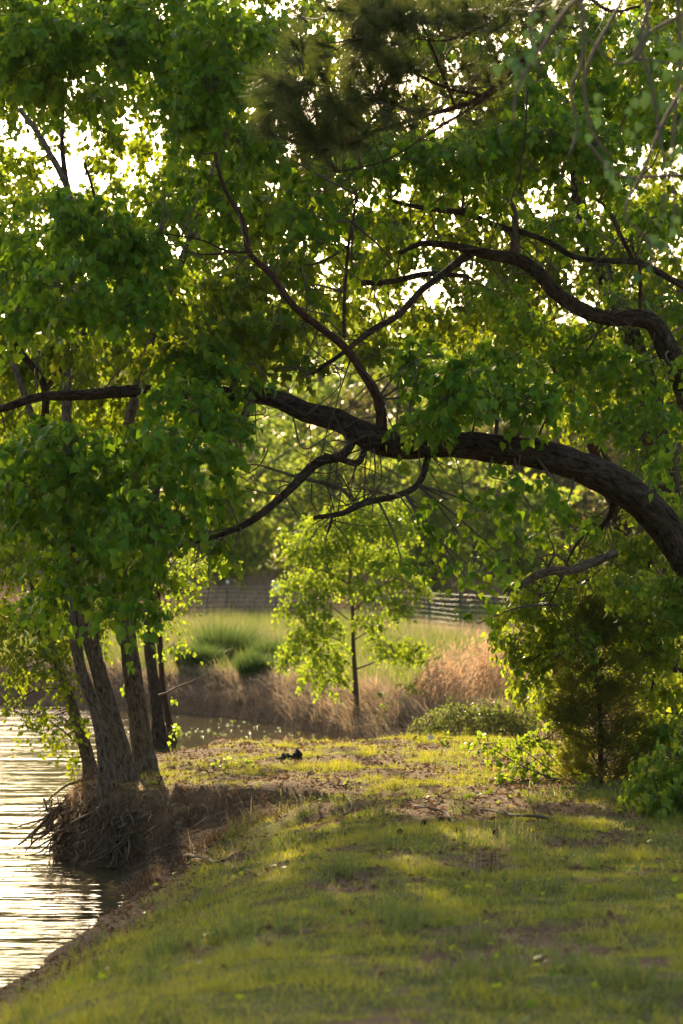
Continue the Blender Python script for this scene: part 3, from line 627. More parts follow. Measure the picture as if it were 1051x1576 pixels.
tD.finish(M['tallow'], M['tallow_one'], 300); tC.finish(M['tallow'], M['tallow_one'], 300); tR.finish(M['tallow'], M['tallow_one'], 300); tU.finish(M['tallow'], M['tallow_one'], 300)
tS.finish(M['shrub'])
tE.finish(M['small']); tA.finish(M['small']); tF.finish(M['bright']); tM.finish(M['small']); tK.finish(M['small']); tN.finish(M['small'])
# twisted bare limb low in the right thicket
tw = Tree('dead_branch', 'twisted bare grey branch lying low in the leaves above the fence', 'branch', None, P(945, 850, 18.7))
tw.limb('bough', [(950, 850, 18.7, 14), (915, 862, 18.7, 17), (880, 876, 18.65, 18), (845, 880, 18.6, 16), (815, 893, 18.6, 14), (798, 905, 18.6, 9)], M['greybark'], 14, .04, .2, 95, .06)
tw.limb('offshoot', [(880, 876, 18.65, 6), (860, 850, 18.6, 5), (820, 858, 18.55, 3), (775, 862, 18.5, 1.5)], M['greybark'], 6, .04, .1, 96, .08)
tw.limb('offshoot', [(840, 880, 18.6, 5), (852, 845, 18.55, 4), (842, 822, 18.5, 3), (865, 812, 18.5, 1.5)], M['greybark'], 6, .04, .1, 97, .08)

# ---------------------------------------------------------------- cedar, low sprays and shrubs at the right
f = hit(925, 1205)
tc_ = Tree('cedar', 'dark feathery young cedar with brown tints in front of the right thicket', 'conifer', None, f)
tc_.limb('trunk', [(925, 1208, f[1], 12), (925, 1130, f[1], 10), (920, 1050, f[1] + .05, 7), (912, 980, f[1] + .1, 4), (905, 940, f[1] + .1, 2)], M['redbark'], 8, .05, .1, 100)
mb = MB(); cn = [(930, 1160, 66, 40), (900, 1130, 46, 40), (965, 1130, 40, 40), (935, 1090, 56, 40), (910, 1060, 46, 36), (950, 1040, 40, 36), (920, 1010, 34, 34), (900, 975, 24, 30), (930, 970, 20, 30), (905, 940, 14, 24), (885, 1180, 30, 22), (975, 1175, 30, 24), (870, 1095, 24, 24), (895, 1020, 34, 26), (925, 1195, 50, 18)]
for k in range(900):
    c = cn[rng.integers(len(cn))] if rng.random() < .75 else cn[rng.integers(5)]; d = rng.normal(0, 1, 3); d /= np.linalg.norm(d); d *= rng.uniform(.2, 1) ** .5
    tip = P(c[0] + d[0] * c[2], c[1] - d[2] * c[3], f[1] + d[1] * c[2] * f[1] / F); tip[2] = max(tip[2], f[2] + .03)
    ax0 = P(np.interp(c[1], [940, 1200], [905, 925]), c[1], f[1]); dr_ = tip - ax0; dr_[2] += .06; L0 = np.linalg.norm(dr_); dr_ /= L0 + 1e-6; dr_ = dr_ + rng.normal(0, .35, 3) + [0, 0, .25]; dr_ /= np.linalg.norm(dr_)
    if rng.random() < .22: V, T, Q = tube(np.array([[*(ax0 - [0, 0, .1]), .005], [*((ax0 + tip) / 2 - [0, 0, .05]), .004], [*tip, .0015]]), 3, .1); tc_.tw.add(V, T, Q)
    n = 30; ln = rng.uniform(.08, .17); s_ = rng.uniform(-.6, 1, n)[:, None]; pos = tip + dr_ * s_ * ln * .6 + rng.normal(0, .016, (n, 3))
    V, T = leaves(pos, dr_[None] + rng.normal(0, .5, (n, 3)), rng.normal(0, 1, (n, 3)), rng.uniform(.03, .065, n), (np.array([[-.075, 0, 0], [.075, 0, 0], [0, 1, 0]]), np.array([[0, 1, 2]]))); mb.add(V, T)
mb.build('foliage', M['cedar'], tc_.root)['kind'] = 'stuff'; tc_.tw.build('twigs', M['twig'], tc_.root)['kind'] = 'stuff'

def bush(name, label, cat, group, foot, clumps, mat, size, dens, tmpl=DIAM, one=None, stems=5, **kw):
    t = Tree(name, label, cat, group, foot)
    for k in range(stems):
        c = clumps[k % len(clumps)]; p = P(c[0] + rng.uniform(-5, 5), c[1], c[3])
        q = np.array([[*(foot - [0, 0, .03]), .009], [*((foot + p) / 2 + rng.normal(0, .05, 3)), .006], [*p, .003]]); V, T, Q = tube(q, 5, .08, 0, k, .04)
        m_ = MB(); m_.add(V, T, Q); m_.build('stem', M['twig'], t.root, True); t.sk.append(spline(q, .1)[:, :3])
    cl(t, clumps, size, dens, .12, tmpl=tmpl, hole=0, **kw); t.finish(mat, one, 300, crown='foliage'); return t
bush('leafy_shrub', 'dark green round leaved shrub at the lower right edge of the lawn', 'shrub', 'young growth at the right', hit(1030, 1255),
     [(1010, 1190, 34, 17.2), (1040, 1170, 34, 17.2), (1000, 1220, 28, 17.0), (1035, 1225, 34, 16.9), (1045, 1255, 26, 16.8), (1060, 1200, 34, 17)], M['shrub'], .05, 2.8, HEART, None)
bush('low_sapling', 'small sunlit sapling leaning out over the bright grass left of the cedar', 'sapling', 'young growth at the right', hit(893, 1208),
     [(750, 1145, 18, 19.8), (795, 1145, 17, 19.9), (828, 1140, 18, 20), (815, 1175, 18, 19.6), (850, 1200, 18, 19.3), (771, 1192, 10, 19.5), (835, 1215, 13, 19.2), (870, 1170, 18, 19.8), (860, 1120, 20, 20.2), (890, 1140, 18, 20.2)], M['bright'], .043, 1.7, HEART, None, 8)
bush('undergrowth_bush', 'loose green weedy bush in shade at the foot of the cedar', 'shrub', 'young growth at the right', hit(955, 1225),
     [(900, 1215, 20, 18.4), (940, 1225, 22, 18.2), (975, 1215, 24, 18.4), (880, 1230, 14, 18.2), (990, 1190, 24, 18.8), (1010, 1140, 34, 19.4), (970, 1150, 28, 19.4)], M['shrub'], .05, 1.5)
bush('weed_clump', 'low bright broadleaf weed patch on the point, left of the charred stump', 'weed', 'weeds on the lawn', hit(355, 1178),
     [(330, 1180, 10, 21.4), (350, 1176, 12, 21.5), (372, 1178, 11, 21.5), (390, 1176, 8, 21.6)], M['bright'], .035, 1.2, stems=4)
for k, (a, b, r) in enumerate([(243, 1210, 7), (258, 1140, 8), (530, 1215, 6), (640, 1140, 6), (690, 1148, 6)]):
    f = hit(a, b); t_ = bush('weed_clump', ['tiny weed in the sun right of the thickest trunk foot', 'sprig of bright leaves at the foot of the slim reddish trunk', 'single pale weed on the bare ground of the point', 'small weed on the far lip of the point below the shrubs', 'short weed on the lip beside the white flower'][k],
        'weed', 'weeds on the lawn', f, [(a, b - r, r, f[1]), (a + r, b - r * 2, r * .8, f[1])], M['bright'], .03, 1.3, stems=3)

# ---------------------------------------------------------------- small sunlit tree on the far bank
f = hit(548, 1112, 30)
tg = Tree('young_tree', 'small bright yellow green tree on the far bank in the middle of the gap', 'tree', None, f); Yg = f[1]
tg.limb('trunk', [(547, 1116, Yg, 12), (548, 1060, Yg, 10), (545, 1000, Yg, 8.5), (543, 940, Yg, 7), (539, 890, Yg, 6), (541, 840, Yg, 4), (545, 790, Yg, 2.5)], M['twig'], 8, .08, .08, 110)
for k, ln in enumerate([[(545, 1005, 4), (520, 985, 3), (480, 970, 2)], [(546, 1030, 4), (515, 1005, 3), (470, 1010, 2)], [(543, 940, 4), (575, 910, 3), (610, 890, 2)], [(547, 1030, 4), (600, 1010, 3), (650, 995, 1.5)], [(541, 900, 4), (500, 880, 3), (455, 870, 1.5)],
                        [(540, 880, 3), (570, 850, 2.4), (600, 820, 1.5)], [(548, 1070, 3), (515, 1040, 2), (490, 1035, 1.5)], [(544, 960, 3), (500, 925, 2), (465, 915, 1.5)], [(540, 850, 3), (515, 820, 2), (490, 800, 1.2)], [(545, 985, 3), (590, 960, 2), (640, 950, 1.2)]]):
    tg.limb('branch', [(a, b, Yg + (.4 if k % 2 else -.4) * i * .5, w) for i, (a, b, w) in enumerate(ln)], M['twig'], 6, .08, .05, 111 + k)
cl(tg, [(560, 800, 38, Yg), (500, 820, 40, Yg), (610, 815, 30, Yg), (470, 850, 30, Yg), (530, 850, 40, Yg), (590, 860, 34, Yg), (460, 895, 26, Yg), (500, 895, 30, Yg), (450, 940, 20, Yg), (480, 925, 22, Yg), (560, 905, 26, Yg), (620, 890, 26, Yg), (610, 935, 26, Yg),
    (645, 905, 16, Yg), (570, 960, 20, Yg), (500, 965, 28, Yg), (465, 985, 26, Yg), (500, 1010, 30, Yg), (480, 1035, 22, Yg), (520, 1045, 16, Yg), (600, 995, 26, Yg), (640, 998, 20, Yg), (615, 1010, 14, Yg), (455, 820, 16, Yg), (540, 770, 26, Yg), (600, 780, 22, Yg), (440, 1010, 14, Yg), (500, 1062, 10, Yg)],
   .060, 2.6, tmpl=DIAM, hole=0, dr=.8)
tg.finish(M['bright'])
bush('bank_sapling', 'little bright sapling growing on the dead grass bank right of the small tree', 'sapling', None, hit(590, 1098, 28), [(600, 1080, 14, 33.2), (625, 1060, 14, 33.4), (585, 1085, 10, 33), (640, 1052, 8, 33.4)], M['bright'], .07, 1.4)

# ---------------------------------------------------------------- far shrubs along the right bank
SHR = [((690, 1150), [(660, 1125, 24), (700, 1110, 28), (735, 1120, 28), (690, 1140, 20)], 'grey green twiggy shrub at the water end of the far bank', M['weedy'], 1.7),
       ((790, 1150), [(765, 1110, 30), (800, 1120, 30), (790, 1140, 24), (740, 1140, 24)], 'rounded weedy shrub on the far bank below the orange grass', M['weedy'], 2.),
       ((850, 1140), [(830, 1090, 26), (865, 1100, 30), (880, 1060, 34), (840, 1060, 20)], 'sunlit shrub on the far bank just left of the cedar', M['shrub'], 1.8),
       ((930, 1140), [(920, 1060, 40), (960, 1080, 40), (1000, 1060, 40), (1040, 1090, 40), (1000, 1110, 34)], 'shrub mass seen through the thicket behind the cedar', M['weedy'], 1.7)]
for k, (ft, cs, lb, mt, dn) in enumerate(SHR):
    Yk = 26.6 + k * .3; b = np.array([(ft[0] - 525) / F * Yk, Yk, ground_at((ft[0] - 525) / F * Yk, Yk)])
    bush('far_shrub', lb, 'shrub', 'shrubs along the right bank', b, [(a, c - 12, r, Yk) for a, c, r in cs], mt, .038, dn, stems=12)

# ---------------------------------------------------------------- fence with green posts
FP = [(292, 64.5), (350, 64.3), (424, 64), (500, 63.5), (576, 63), (660, 62), (708, 60), (758, 57), (806, 54.5), (868, 52), (948, 49), (1000, 47), (1060, 45)]
fx = [(a - 525.5) / F * Y for a, Y in FP]
fr = empty('wire_fence', (fx[5], 62, ground_at(fx[5], 62)), 'wire field fence on green steel posts with white tops crossing the meadow', 'fence')
tops = []
for (a, Y), x in zip(FP, fx):
    g = ground_at(x, Y); h = 1.18; mb = MB()
    for dx, dy, wx, wy in ((0, 0, .045, .012), (0, .02, .012, .045)):
        c = np.array([[sx * wx / 2 + dx, sy * wy / 2 + dy, z] for z in (-.1, h) for sx, sy in ((-1, -1), (1, -1), (1, 1), (-1, 1))]) + [x, Y, g]
        mb.add(c, None, [[0, 1, 5, 4], [1, 2, 6, 5], [2, 3, 7, 6], [3, 0, 4, 7], [4, 5, 6, 7]])
    for z in np.arange(.1, h - .1, .09):
        c = np.array([[sx * .03, -.012 + sy * .006 - .006, z + sz * .012] for sz in (-1, 1) for sx, sy in ((-1, -1), (1, -1), (1, 1), (-1, 1))]) + [x, Y, g]
        mb.add(c, None, [[0, 1, 5, 4], [1, 2, 6, 5], [2, 3, 7, 6], [3, 0, 4, 7], [4, 5, 6, 7], [3, 2, 1, 0]])
    po = mb.build('post', M['post'], fr); mb = MB()
    c = np.array([[sx * .034, sy * .034 + .005, z] for z in (h - .05, h + .03) for sx, sy in ((-1, -1), (1, -1), (1, 1), (-1, 1))]) + [x, Y, g]
    mb.add(c, None, [[0, 1, 5, 4], [1, 2, 6, 5], [2, 3, 7, 6], [3, 0, 4, 7], [4, 5, 6, 7], [3, 2, 1, 0]])
    cp = mb.build('cap', M['white'], fr); tops.append((x, Y, g))
tp = np.array(tops)
for k in range(9):
    z = .10 + k * .12; q = np.array([[x, Y - .05, g + z + .012 * math.sin(i * 2.1 + k), .0028] for i, (x, Y, g) in enumerate(tops)])
    V, T, Q = tube(q, 4, .8, 0, k); mb = MB(); mb.add(V, T, Q); mb.build('wire', M['wire'], fr)
mb = MB()
for i in range(len(tops) - 1):
    (x0, Y0, g0), (x1, Y1, g1) = tops[i], tops[i + 1]; n = max(2, int(math.hypot(x1 - x0, Y1 - Y0) / .32))
    for j in range(1, n):
        t = j / n; b = np.array([x0 + (x1 - x0) * t, Y0 + (Y1 - Y0) * t - .052, g0 + (g1 - g0) * t]); V, T, Q = tube(np.array([[*(b + [0, 0, .05]), .0013], [*(b + [0, 0, 1.1]), .0013]]), 3, 1.); mb.add(V, T, Q)
mb.build('stay_wires', M['wire'], fr)['kind'] = 'stuff'
# small blank notice plate wired to one post
x, Y, g = tops[2]; mb = MB()
c = np.array([[sx * .095 + .02, -.075 + sy * .004, 1.02 + sz * .13] for sz in (-1, 1) for sx, sy in ((-1, -1), (1, -1), (1, 1), (-1, 1))]) + [x, Y, g]
mb.add(c, None, [[0, 1, 5, 4], [1, 2, 6, 5], [2, 3, 7, 6], [3, 0, 4, 7], [4, 5, 6, 7], [3, 2, 1, 0]])
meta(mb.build('notice_plate', M['white']), 'small white plate on the fence post left of the small bright tree', 'sign')

# ---------------------------------------------------------------- background trees
def far_tree(x, Y, h, w, mat, label, k, low=.0, n=2400):
    g = ground_at(x, Y); t = Tree('background_tree', label, 'tree', 'trees beyond the meadow fence', np.array([x, Y, g]))
    q = np.array([[x, Y, g - .2, .24], [x + rng.normal(0, .3), Y, g + h * .35, .18], [x + rng.normal(0, .5), Y, g + h * .8, .06]])
    t.limb3('trunk', q, M['greybark'], 8, .4, .1, k, .1)
    for j in range(4):
        a = rng.uniform(0, 6.28); zb = h * rng.uniform(.25, .55); e = np.array([x + math.cos(a) * w * .38, Y + math.sin(a) * w * .3, g + zb + h * .25])
        t.limb3('branch', np.array([[x, Y, g + zb, .09], [*((e + [x, Y, g + zb]) / 2 + [0, 0, .3]), .06], [*e, .03]]), M['greybark'], 6, .4, .1, k + j, .1)
    m_ = int(n / 60); cc = rng.normal(0, 1, (m_, 3)); cc /= np.linalg.norm(cc, axis=1)[:, None]; cc *= rng.uniform(.35, 1, m_)[:, None]
    zc = g + h * (.55 + low * -.1); P0 = np.array([x, Y, zc]) + cc * [w / 2, w / 2, h * (.46 + low * .1)]
    P0 = P0[P0[:, 2] > g + .5]
    r = rng.uniform(.35, .9, len(P0)) * w / 7
    pos = (P0[:, None] + rng.normal(0, 1, (len(P0), 60, 3)) * (r[:, None] * .75)[:, :, None] * [1, 1, .6]).reshape(-1, 3)
    pos = pos[~holed(pos, .55)] if h > 9 else pos
    ax = rng.normal(0, 1, pos.shape); ax[:, 2] -= .5
    V, T = leaves(pos, ax, rng.normal(0, 1, pos.shape) + [0, -.3, .4], rng.uniform(.14, .30, len(pos)), QUAD)
    m2 = MB(); m2.add(V, T); m2.build('crown', mat, t.root)
BT = [(-17, 84, 8.5, 7, 0, 'rounded dark green tree beyond the fence at the far left, behind the cluster'), (-13, 92, 10, 7, 0, 'background tree left of the trunk cluster, above the far bank'), (-9.5, 83, 8, 6.5, 0, 'olive background tree seen between the clustered trunks'),
      (-6.6, 90, 11, 6.5, 1, 'tall hazy background tree just right of the trunk cluster'), (-3.4, 82, 7.2, 5.5, 0, 'dark green bushy tree behind the white plate on the fence'), (-1.0, 96, 12, 6.5, 0, 'tall background tree behind the left half of the small bright tree'),
      (1.2, 84, 7.6, 5, 1, 'background tree directly behind the small bright tree'), (3.6, 90, 10.5, 6, 0, 'pale olive background tree above the first fence posts'), (6.2, 82, 7.5, 5.2, 1, 'brownish leafless looking background tree above the middle fence posts'),
      (8.6, 92, 11, 6.5, 0, 'tall background tree above the right part of the fence'), (11, 84, 8.5, 6, 1, 'tan green background tree behind the right thicket'), (14, 90, 11, 7, 0, 'large background tree at the far right behind everything'), (17.5, 84, 9, 7, 0, 'rightmost background tree behind the right bank')]
for k, (x, Y, h, w, c, lb) in enumerate(BT): far_tree(x, Y, h, w, M['farb'] if c else M['far'], lb, 200 + k, .3 if k % 2 else 1., 6000)
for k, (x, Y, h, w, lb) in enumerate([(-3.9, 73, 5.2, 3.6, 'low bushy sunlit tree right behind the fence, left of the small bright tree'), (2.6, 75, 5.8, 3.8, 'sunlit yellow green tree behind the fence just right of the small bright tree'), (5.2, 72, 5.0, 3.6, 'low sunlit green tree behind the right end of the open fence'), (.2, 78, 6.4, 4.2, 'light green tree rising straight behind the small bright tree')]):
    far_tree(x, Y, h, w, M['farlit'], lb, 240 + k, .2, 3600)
# woodland edge that closes the view behind them
n = 70000; a = rng.uniform(-.55, .55, n); r_ = rng.uniform(112, 122, n); x = np.sin(a) * r_; y = np.cos(a) * r_
hh = 9 + 6 * fbm(x / 7, y / 7, 0, 61) + 3 * (fbm(x / 2, 1, 0, 62) - .5); z = ztop(x, y) + rng.uniform(0, 1, n) * hh
pos = np.stack([x, y, z], 1); V, T = leaves(pos, rng.normal(0, 1, pos.shape), rng.normal(0, 1, pos.shape) + [0, -.5, .4], rng.uniform(.35, .8, n), QUAD)
meta(mesh_obj('distant_woods', V, [T], M['far']), 'mass of distant woodland along the back of the meadow', 'woods', None, 'stuff')

# ---------------------------------------------------------------- grasses
def scatter(n, x0, x1, y0, y1, keep, fov=True):
    x = rng.uniform(x0, x1, n); y = rng.uniform(y0, y1, n)
    if fov: m = np.abs(x) < .147 * y + .35; x, y = x[m], y[m]
    s = shore_sd(x, y); k = keep(x, y, s); m = rng.random(len(x)) < k; return x[m], y[m]
def grass(name, label, cat, n, box, keep, h, w, mat, lean=(.5, .2), segs=2, fov=True, curve=.5, ldir=None):
    x, y = scatter(n, *box, keep, fov); z = height(x, y); m = z > ZW + .03; x, y, z = x[m], y[m], z[m]; k = len(x)
    hh = (h(x, y) if callable(h) else h) * rng.uniform(.55, 1.3, k); ww = w * rng.uniform(.7, 1.4, k)
    ln = rng.normal(0, lean[0], (k, 2))
    if ldir is not None: ln = ln + ldir(x, y) * lean[1]
    V, T = blades(np.stack([x, y, z - .01], 1), ln, hh, ww, segs, curve)
    o = mesh_obj(name, V, [T], mat); return meta(o, label, cat, None, 'stuff')
def lawn_h(x, y): return .016 + .05 * fbm(x * 1.6, y * 1.6, 0, 90) ** 1.2 + .05 * sm(.6, .75, fbm(x * 4, y * 4, 0, 91)) + .03 * sm(.5, .1, shore_sd(x, y) - .6) * (y < 19)
def lawn_k(x, y, s):
    b = bare(x, y); return np.clip(1.0 - b * 1.0, 0.006, 1) * sm(.25, .9, s)  * (.5 + .5 * sm(.35, .55, fbm(x * 3, y * 3, 0, 93)))
grass('lawn_grass', 'short patchy green grass of the lawn under the trees', 'grass', 900000, (-4, 4.2, 8.2, 25.8), lawn_k, lawn_h, .0045, M['grass'], (.55, 0), 1)
grass('grass_tufts', 'taller sunlit grass tufts scattered over the lawn', 'grass', 160000, (-4, 4.2, 8.2, 25.8), lambda x, y, s: (1 - .93 * bare(x, y)) * sm(.58, .72, fbm(x * 3.2, y * 3.2, 0, 97)) * sm(.3, .9, s), .08, .005, M['grass'], (.6, 0), 2)
grass('coarse_tufts', 'coarse darker grass clumps standing out of the near lawn', 'grass', 90000, (-3, 3.2, 8.2, 19), lambda x, y, s: sm(.66, .74, fbm(x * 3.6, y * 3.6, 0, 101, 3)) * sm(.3, .9, s), lambda x, y: .07 + .12 * sm(.66, .85, fbm(x * 3.6, y * 3.6, 0, 101, 3)), .007, M['tall'], (.6, 0), 2)
x, y = scatter(3200, -3, 3, 8.4, 19, lambda x, y, s: sm(.55, .7, fbm(x * 1.7, y * 1.7, 0, 103)) * (s > .5)); n = len(x)
V, T = leaves(np.stack([x, y, height(x, y) + rng.uniform(.015, .05, n)], 1), rng.normal(0, 1, (n, 3)) * [1, 1, .3], rng.normal(0, .4, (n, 3)) + [0, 0, 1], rng.uniform(.025, .06, n), DIAM)
meta(mesh_obj('broadleaf_weeds', V, [T], M['shrub']), 'small broad weed leaves lying in patches of the lawn', 'weeds', None, 'stuff')
grass('dry_lawn_blades', 'straw coloured dead blades mixed through the lawn', 'grass', 90000, (-4, 4.2, 8.2, 25.8), lambda x, y, s: sm(.4, .65, fbm(x * 2, y * 2.4, 0, 99)) * sm(.3, .9, s), .045, .004, M['dead'], (.8, 0), 1)
grass('seed_stalks', 'thin pale seed stalks standing out of the lawn', 'grass', 1500, (-1, 1.2, 13.5, 18), lambda x, y, s: sm(.55, .7, fbm(x * 2.2, y * 2.2, 0, 98)) * (s > 1), .17, .003, M['dead'], (.2, 0), 2)
grass('meadow_grass', 'tall soft green grass of the meadow beyond the water', 'grass', 170000, (-10, 9.5, 36, 66), lambda x, y, s: sm(.3, .8, s) * sm(35, 37, y + x * 1.2) * sm(3.6, 1.2, x + (y - 45) * -.12) * (.35 + .65 * sm(.35, .6, fbm(x * 2, y * 2, 0, 66))), lambda x, y: .12 + .75 * fbm(x * 1.3, y * 1.3, 0, 70) ** 1.5 * sm(5, 0, x), .013, M['tall'], (.35, 0), 2)
grass('fence_meadow', 'short pale grass field around the fence on the right', 'grass', 90000, (0, 12, 30, 76), lambda x, y, s: sm(.5, 1.2, s), lambda x, y: .13 + .25 * sm(62, 68, y), .013, M['tall'], (.4, 0), 1)
grass('brown_brush', 'band of tall brown dry brush behind the fence', 'brush', 26000, (-14, 12, 65, 84), lambda x, y, s: sm(66, 68, y - 8 * sm(1, 4, x)), lambda x, y: .4 + .9 * fbm(x * .5, y * .5, 0, 72), .022, M['litter'], (.4, 0), 2)
grass('dry_brush_tips', 'pale dry stems mixed through the brown brush behind the fence', 'brush', 42000, (-14, 12, 65, 84), lambda x, y, s: sm(66, 68, y - 8 * sm(1, 4, x)), lambda x, y: .35 + 1.0 * fbm(x * .9, y * .9, 0, 73), .018, M['dead'], (.4, 0), 2)
grass('meadow_dry_stems', 'pale dry stems and seed heads mixed through the meadow', 'grass', 22000, (-10, 9.5, 38, 64), lambda x, y, s: sm(.8, 1.6, s) * sm(.4, .6, fbm(x * .9, y * .9, 0, 67)), .5, .010, M['dead'], (.3, 0), 2)
# dead grass hanging over the far bank
def bank_dir(x, y):
    e = .1; gx = (shore_sd(x + e, y) - shore_sd(x - e, y)) / (2 * e); gy = (shore_sd(x, y + e) - shore_sd(x, y - e)) / (2 * e); return -np.stack([gx, gy], 1)
grass('bank_dead_grass', 'pale dead grass hanging in clumps over the far bank', 'grass', 190000, (-9.5, 3.2, 26.5, 49), lambda x, y, s: (y > 26.5) * sm(.0, .08, s) * sm(1.1, .6, s) * (.25 + .75 * sm(.42, .56, fbm(x * 2.4, y * 2.4, 0, 77))), lambda x, y: .16 + .38 * fbm(x * 2.4, y * 2.4, 0, 77) , .011, M['dead'], (.45, .75), 3, True, 1.0, bank_dir)
grass('slope_dead_grass', 'grey brown dry grass on the slope right of the small tree', 'grass', 60000, (-.2, 4.6, 29, 42), lambda x, y, s: sm(.3, 1, s) * sm(.38, .55, fbm(x, y, 0, 79)) * sm(4.4, 3.4, x), .27, .010, M['dead'], (.5, .3), 2, True, .8, bank_dir)
# green sedge clumps: each a tussock
for k, (a, b, r, h) in enumerate([(345, 1030, 30, .95), (425, 1040, 26, .75), (300, 1035, 24, .6), (390, 1045, 18, .55)]):
    f = hit(a, b, 40); n = 1600; R = r * f[1] / F; an = rng.uniform(0, 6.28, n); rr = R * np.sqrt(rng.random(n)); x = f[0] + np.cos(an) * rr; y = f[1] + np.sin(an) * rr
    ln = np.stack([np.cos(an), np.sin(an)], 1) * (rr / R * .5)[:, None] + rng.normal(0, .15, (n, 2)) + [.12, 0]
    V, T = blades(np.stack([x, y, height(x, y) - .02], 1), ln, h * rng.uniform(.5, 1.1, n), np.full(n, .016), 3, .6)
    meta(mesh_obj('grass_tussock', V, [T], M['tussock']), ['largest dark green grass tussock on the far bank, above the hanging dead grass', 'upright green tussock just left of the small bright tree', 'low tussock nearest the slim trunks on the far bank', 'short tussock between the two larger ones on the far bank'][k], 'tussock', 'green tussocks on the far bank')
# orange broom sedge: plumed stalks
def sedge(px0, px1, py, n, h, label, Y0):
    u = np.clip(rng.normal(.5, .27, n), -.25, 1.25); Yb = rng.uniform(Y0 - 1.2, Y0 + 1.2, n); x = (px0 + (px1 - px0) * u - 525) / F * Yb; z = height(x, Yb); m2 = MB()
    hh = h * rng.uniform(.35, 1.1, n) * (1 - .9 * np.abs(u - .5)) * (.7 + .6 * fbm(x * 3, Yb, 0, 64)); ln = rng.normal(0, .2, (n, 2)) + [.18, 0]
    V, T = blades(np.stack([x, Yb, z], 1), ln, hh, np.full(n, .008), 2, .4); m2.add(V, T)
    k = 9; t = rng.uniform(.35, 1, (n, k)); pos = np.stack([x[:, None] + ln[:, :1] * hh[:, None] * t ** 1.8, Yb[:, None] + ln[:, 1:] * hh[:, None] * t ** 1.8, z[:, None] + hh[:, None] * t * .95], -1).reshape(-1, 3)
    ax = rng.normal(0, .5, pos.shape) + [.3, 0, 1]; V, T = leaves(pos, ax, rng.normal(0, 1, pos.shape), rng.uniform(.05, .13, len(pos)), (np.array([[-.12, 0, 0], [.12, .1, 0], [0, 1, 0]]), np.array([[0, 1, 2]]))); m2.add(V, T)
    return meta(m2.build('broom_sedge', M['sedge']), label, 'dry grass', 'clumps of orange dry grass')
sedge(640, 725, 0, 230, .9, 'left clump of plumed orange dry grass in front of the fence', 34)
sedge(695, 795, 0, 330, 1.0, 'tallest clump of plumed orange dry grass in front of the fence', 35.5)

# ---------------------------------------------------------------- pine boughs at the top
pn = Tree('pine_bough', 'dark long needled pine boughs hanging into the top of the view', 'pine', None, P(960, -120, 15.5))
PB = [[(960, -90, 15.5, 26), (900, -10, 15.3, 22), (855, 40, 15.2, 19), (820, 80, 15.1, 16), (780, 112, 15, 13), (742, 148, 15, 11), (700, 163, 14.9, 10), (650, 178, 14.8, 8), (600, 195, 14.7, 7), (540, 212, 14.6, 5), (480, 225, 14.5, 3)],
      [(742, 148, 15, 8), (700, 140, 14.8, 7), (655, 120, 14.7, 6), (600, 90, 14.6, 5), (540, 60, 14.5, 3)], [(900, -10, 15.3, 12), (830, 0, 15, 10), (760, 8, 14.8, 8), (680, 22, 14.7, 6), (600, 30, 14.6, 4), (520, 10, 14.6, 3)],
      [(855, 40, 15.2, 9), (800, 20, 15.1, 7), (740, 40, 15, 6), (690, 60, 14.9, 5), (640, 60, 14.8, 3)], [(780, 112, 15, 9), (760, 140, 15.1, 7), (700, 180, 15.2, 6), (650, 215, 15.2, 5), (590, 250, 15.1, 3), (520, 265, 15, 2)],
      [(900, -10, 15.3, 9), (940, 15, 15.2, 7), (985, 10, 15, 5)], [(700, 163, 14.9, 6), (690, 130, 14.8, 5), (670, 85, 14.8, 4), (640, 20, 14.8, 3)], [(650, 178, 14.8, 5), (600, 160, 14.6, 4), (540, 140, 14.5, 3), (470, 130, 14.5, 2)],
      [(812, 120, 15.1, 4), (812, 190, 15, 4), (806, 240, 15, 4), (800, 280, 15, 3), (775, 320, 15, 2)]]
for k, ln in enumerate(PB): pn.limb('branch', ln, M['redbark'], 10, .04, .1, 120 + k, .05)
mb = MB(); sk = np.concatenate([s for s in pn.sk[:8]]); NT = (np.array([[-.013, 0, 0], [.013, 0, 0], [0, 1, 0]]), np.array([[0, 1, 2]]))
PT = []
for (cx, cy2, rx, ry, n) in [(450, 130, 60, 70, 46), (480, 180, 70, 50, 40), (560, 60, 60, 60, 46), (600, 20, 90, 30, 50), (540, 150, 70, 60, 50), (620, 110, 60, 50, 26), (700, 20, 80, 30, 40), (780, 20, 60, 30, 26), (620, 180, 60, 30, 20), (720, 110, 40, 30, 12), (430, 180, 30, 40, 14), (520, 215, 60, 24, 22), (560, 0, 60, 40, 30), (860, 10, 40, 20, 12)]:
    for _ in range(int(n * .62)): PT.append((cx + rng.normal(0, .5) * rx, cy2 + rng.normal(0, .5) * ry, 14.6 + rng.normal(0, .28)))
for px, py, Y in PT:
    c = P(px, py, Y); a = sk[np.argmin(((sk - c) ** 2).sum(1))]; d = c - a; ln = np.linalg.norm(d); d = d / (ln + 1e-6)
    V, T, Q = tube(np.array([[*a, .005], [*((a + c) / 2 - [0, 0, .05 * ln]), .0045], [*c, .004]]), 4, .1); pn.tw.add(V, T, Q)
    dd = d * .6 + [-.35, -.1, .25] + rng.normal(0, .2, 3); n = 110; pos = c - dd * rng.uniform(0, .09, n)[:, None]; ax = rng.normal(0, .42, (n, 3)) + dd * .9
    ax /= np.linalg.norm(ax, axis=1)[:, None]; ax[:, 2] -= .12
    V, T = leaves(pos, ax, rng.normal(0, 1, (n, 3)), rng.uniform(.13, .20, n), NT); mb.add(V, T)
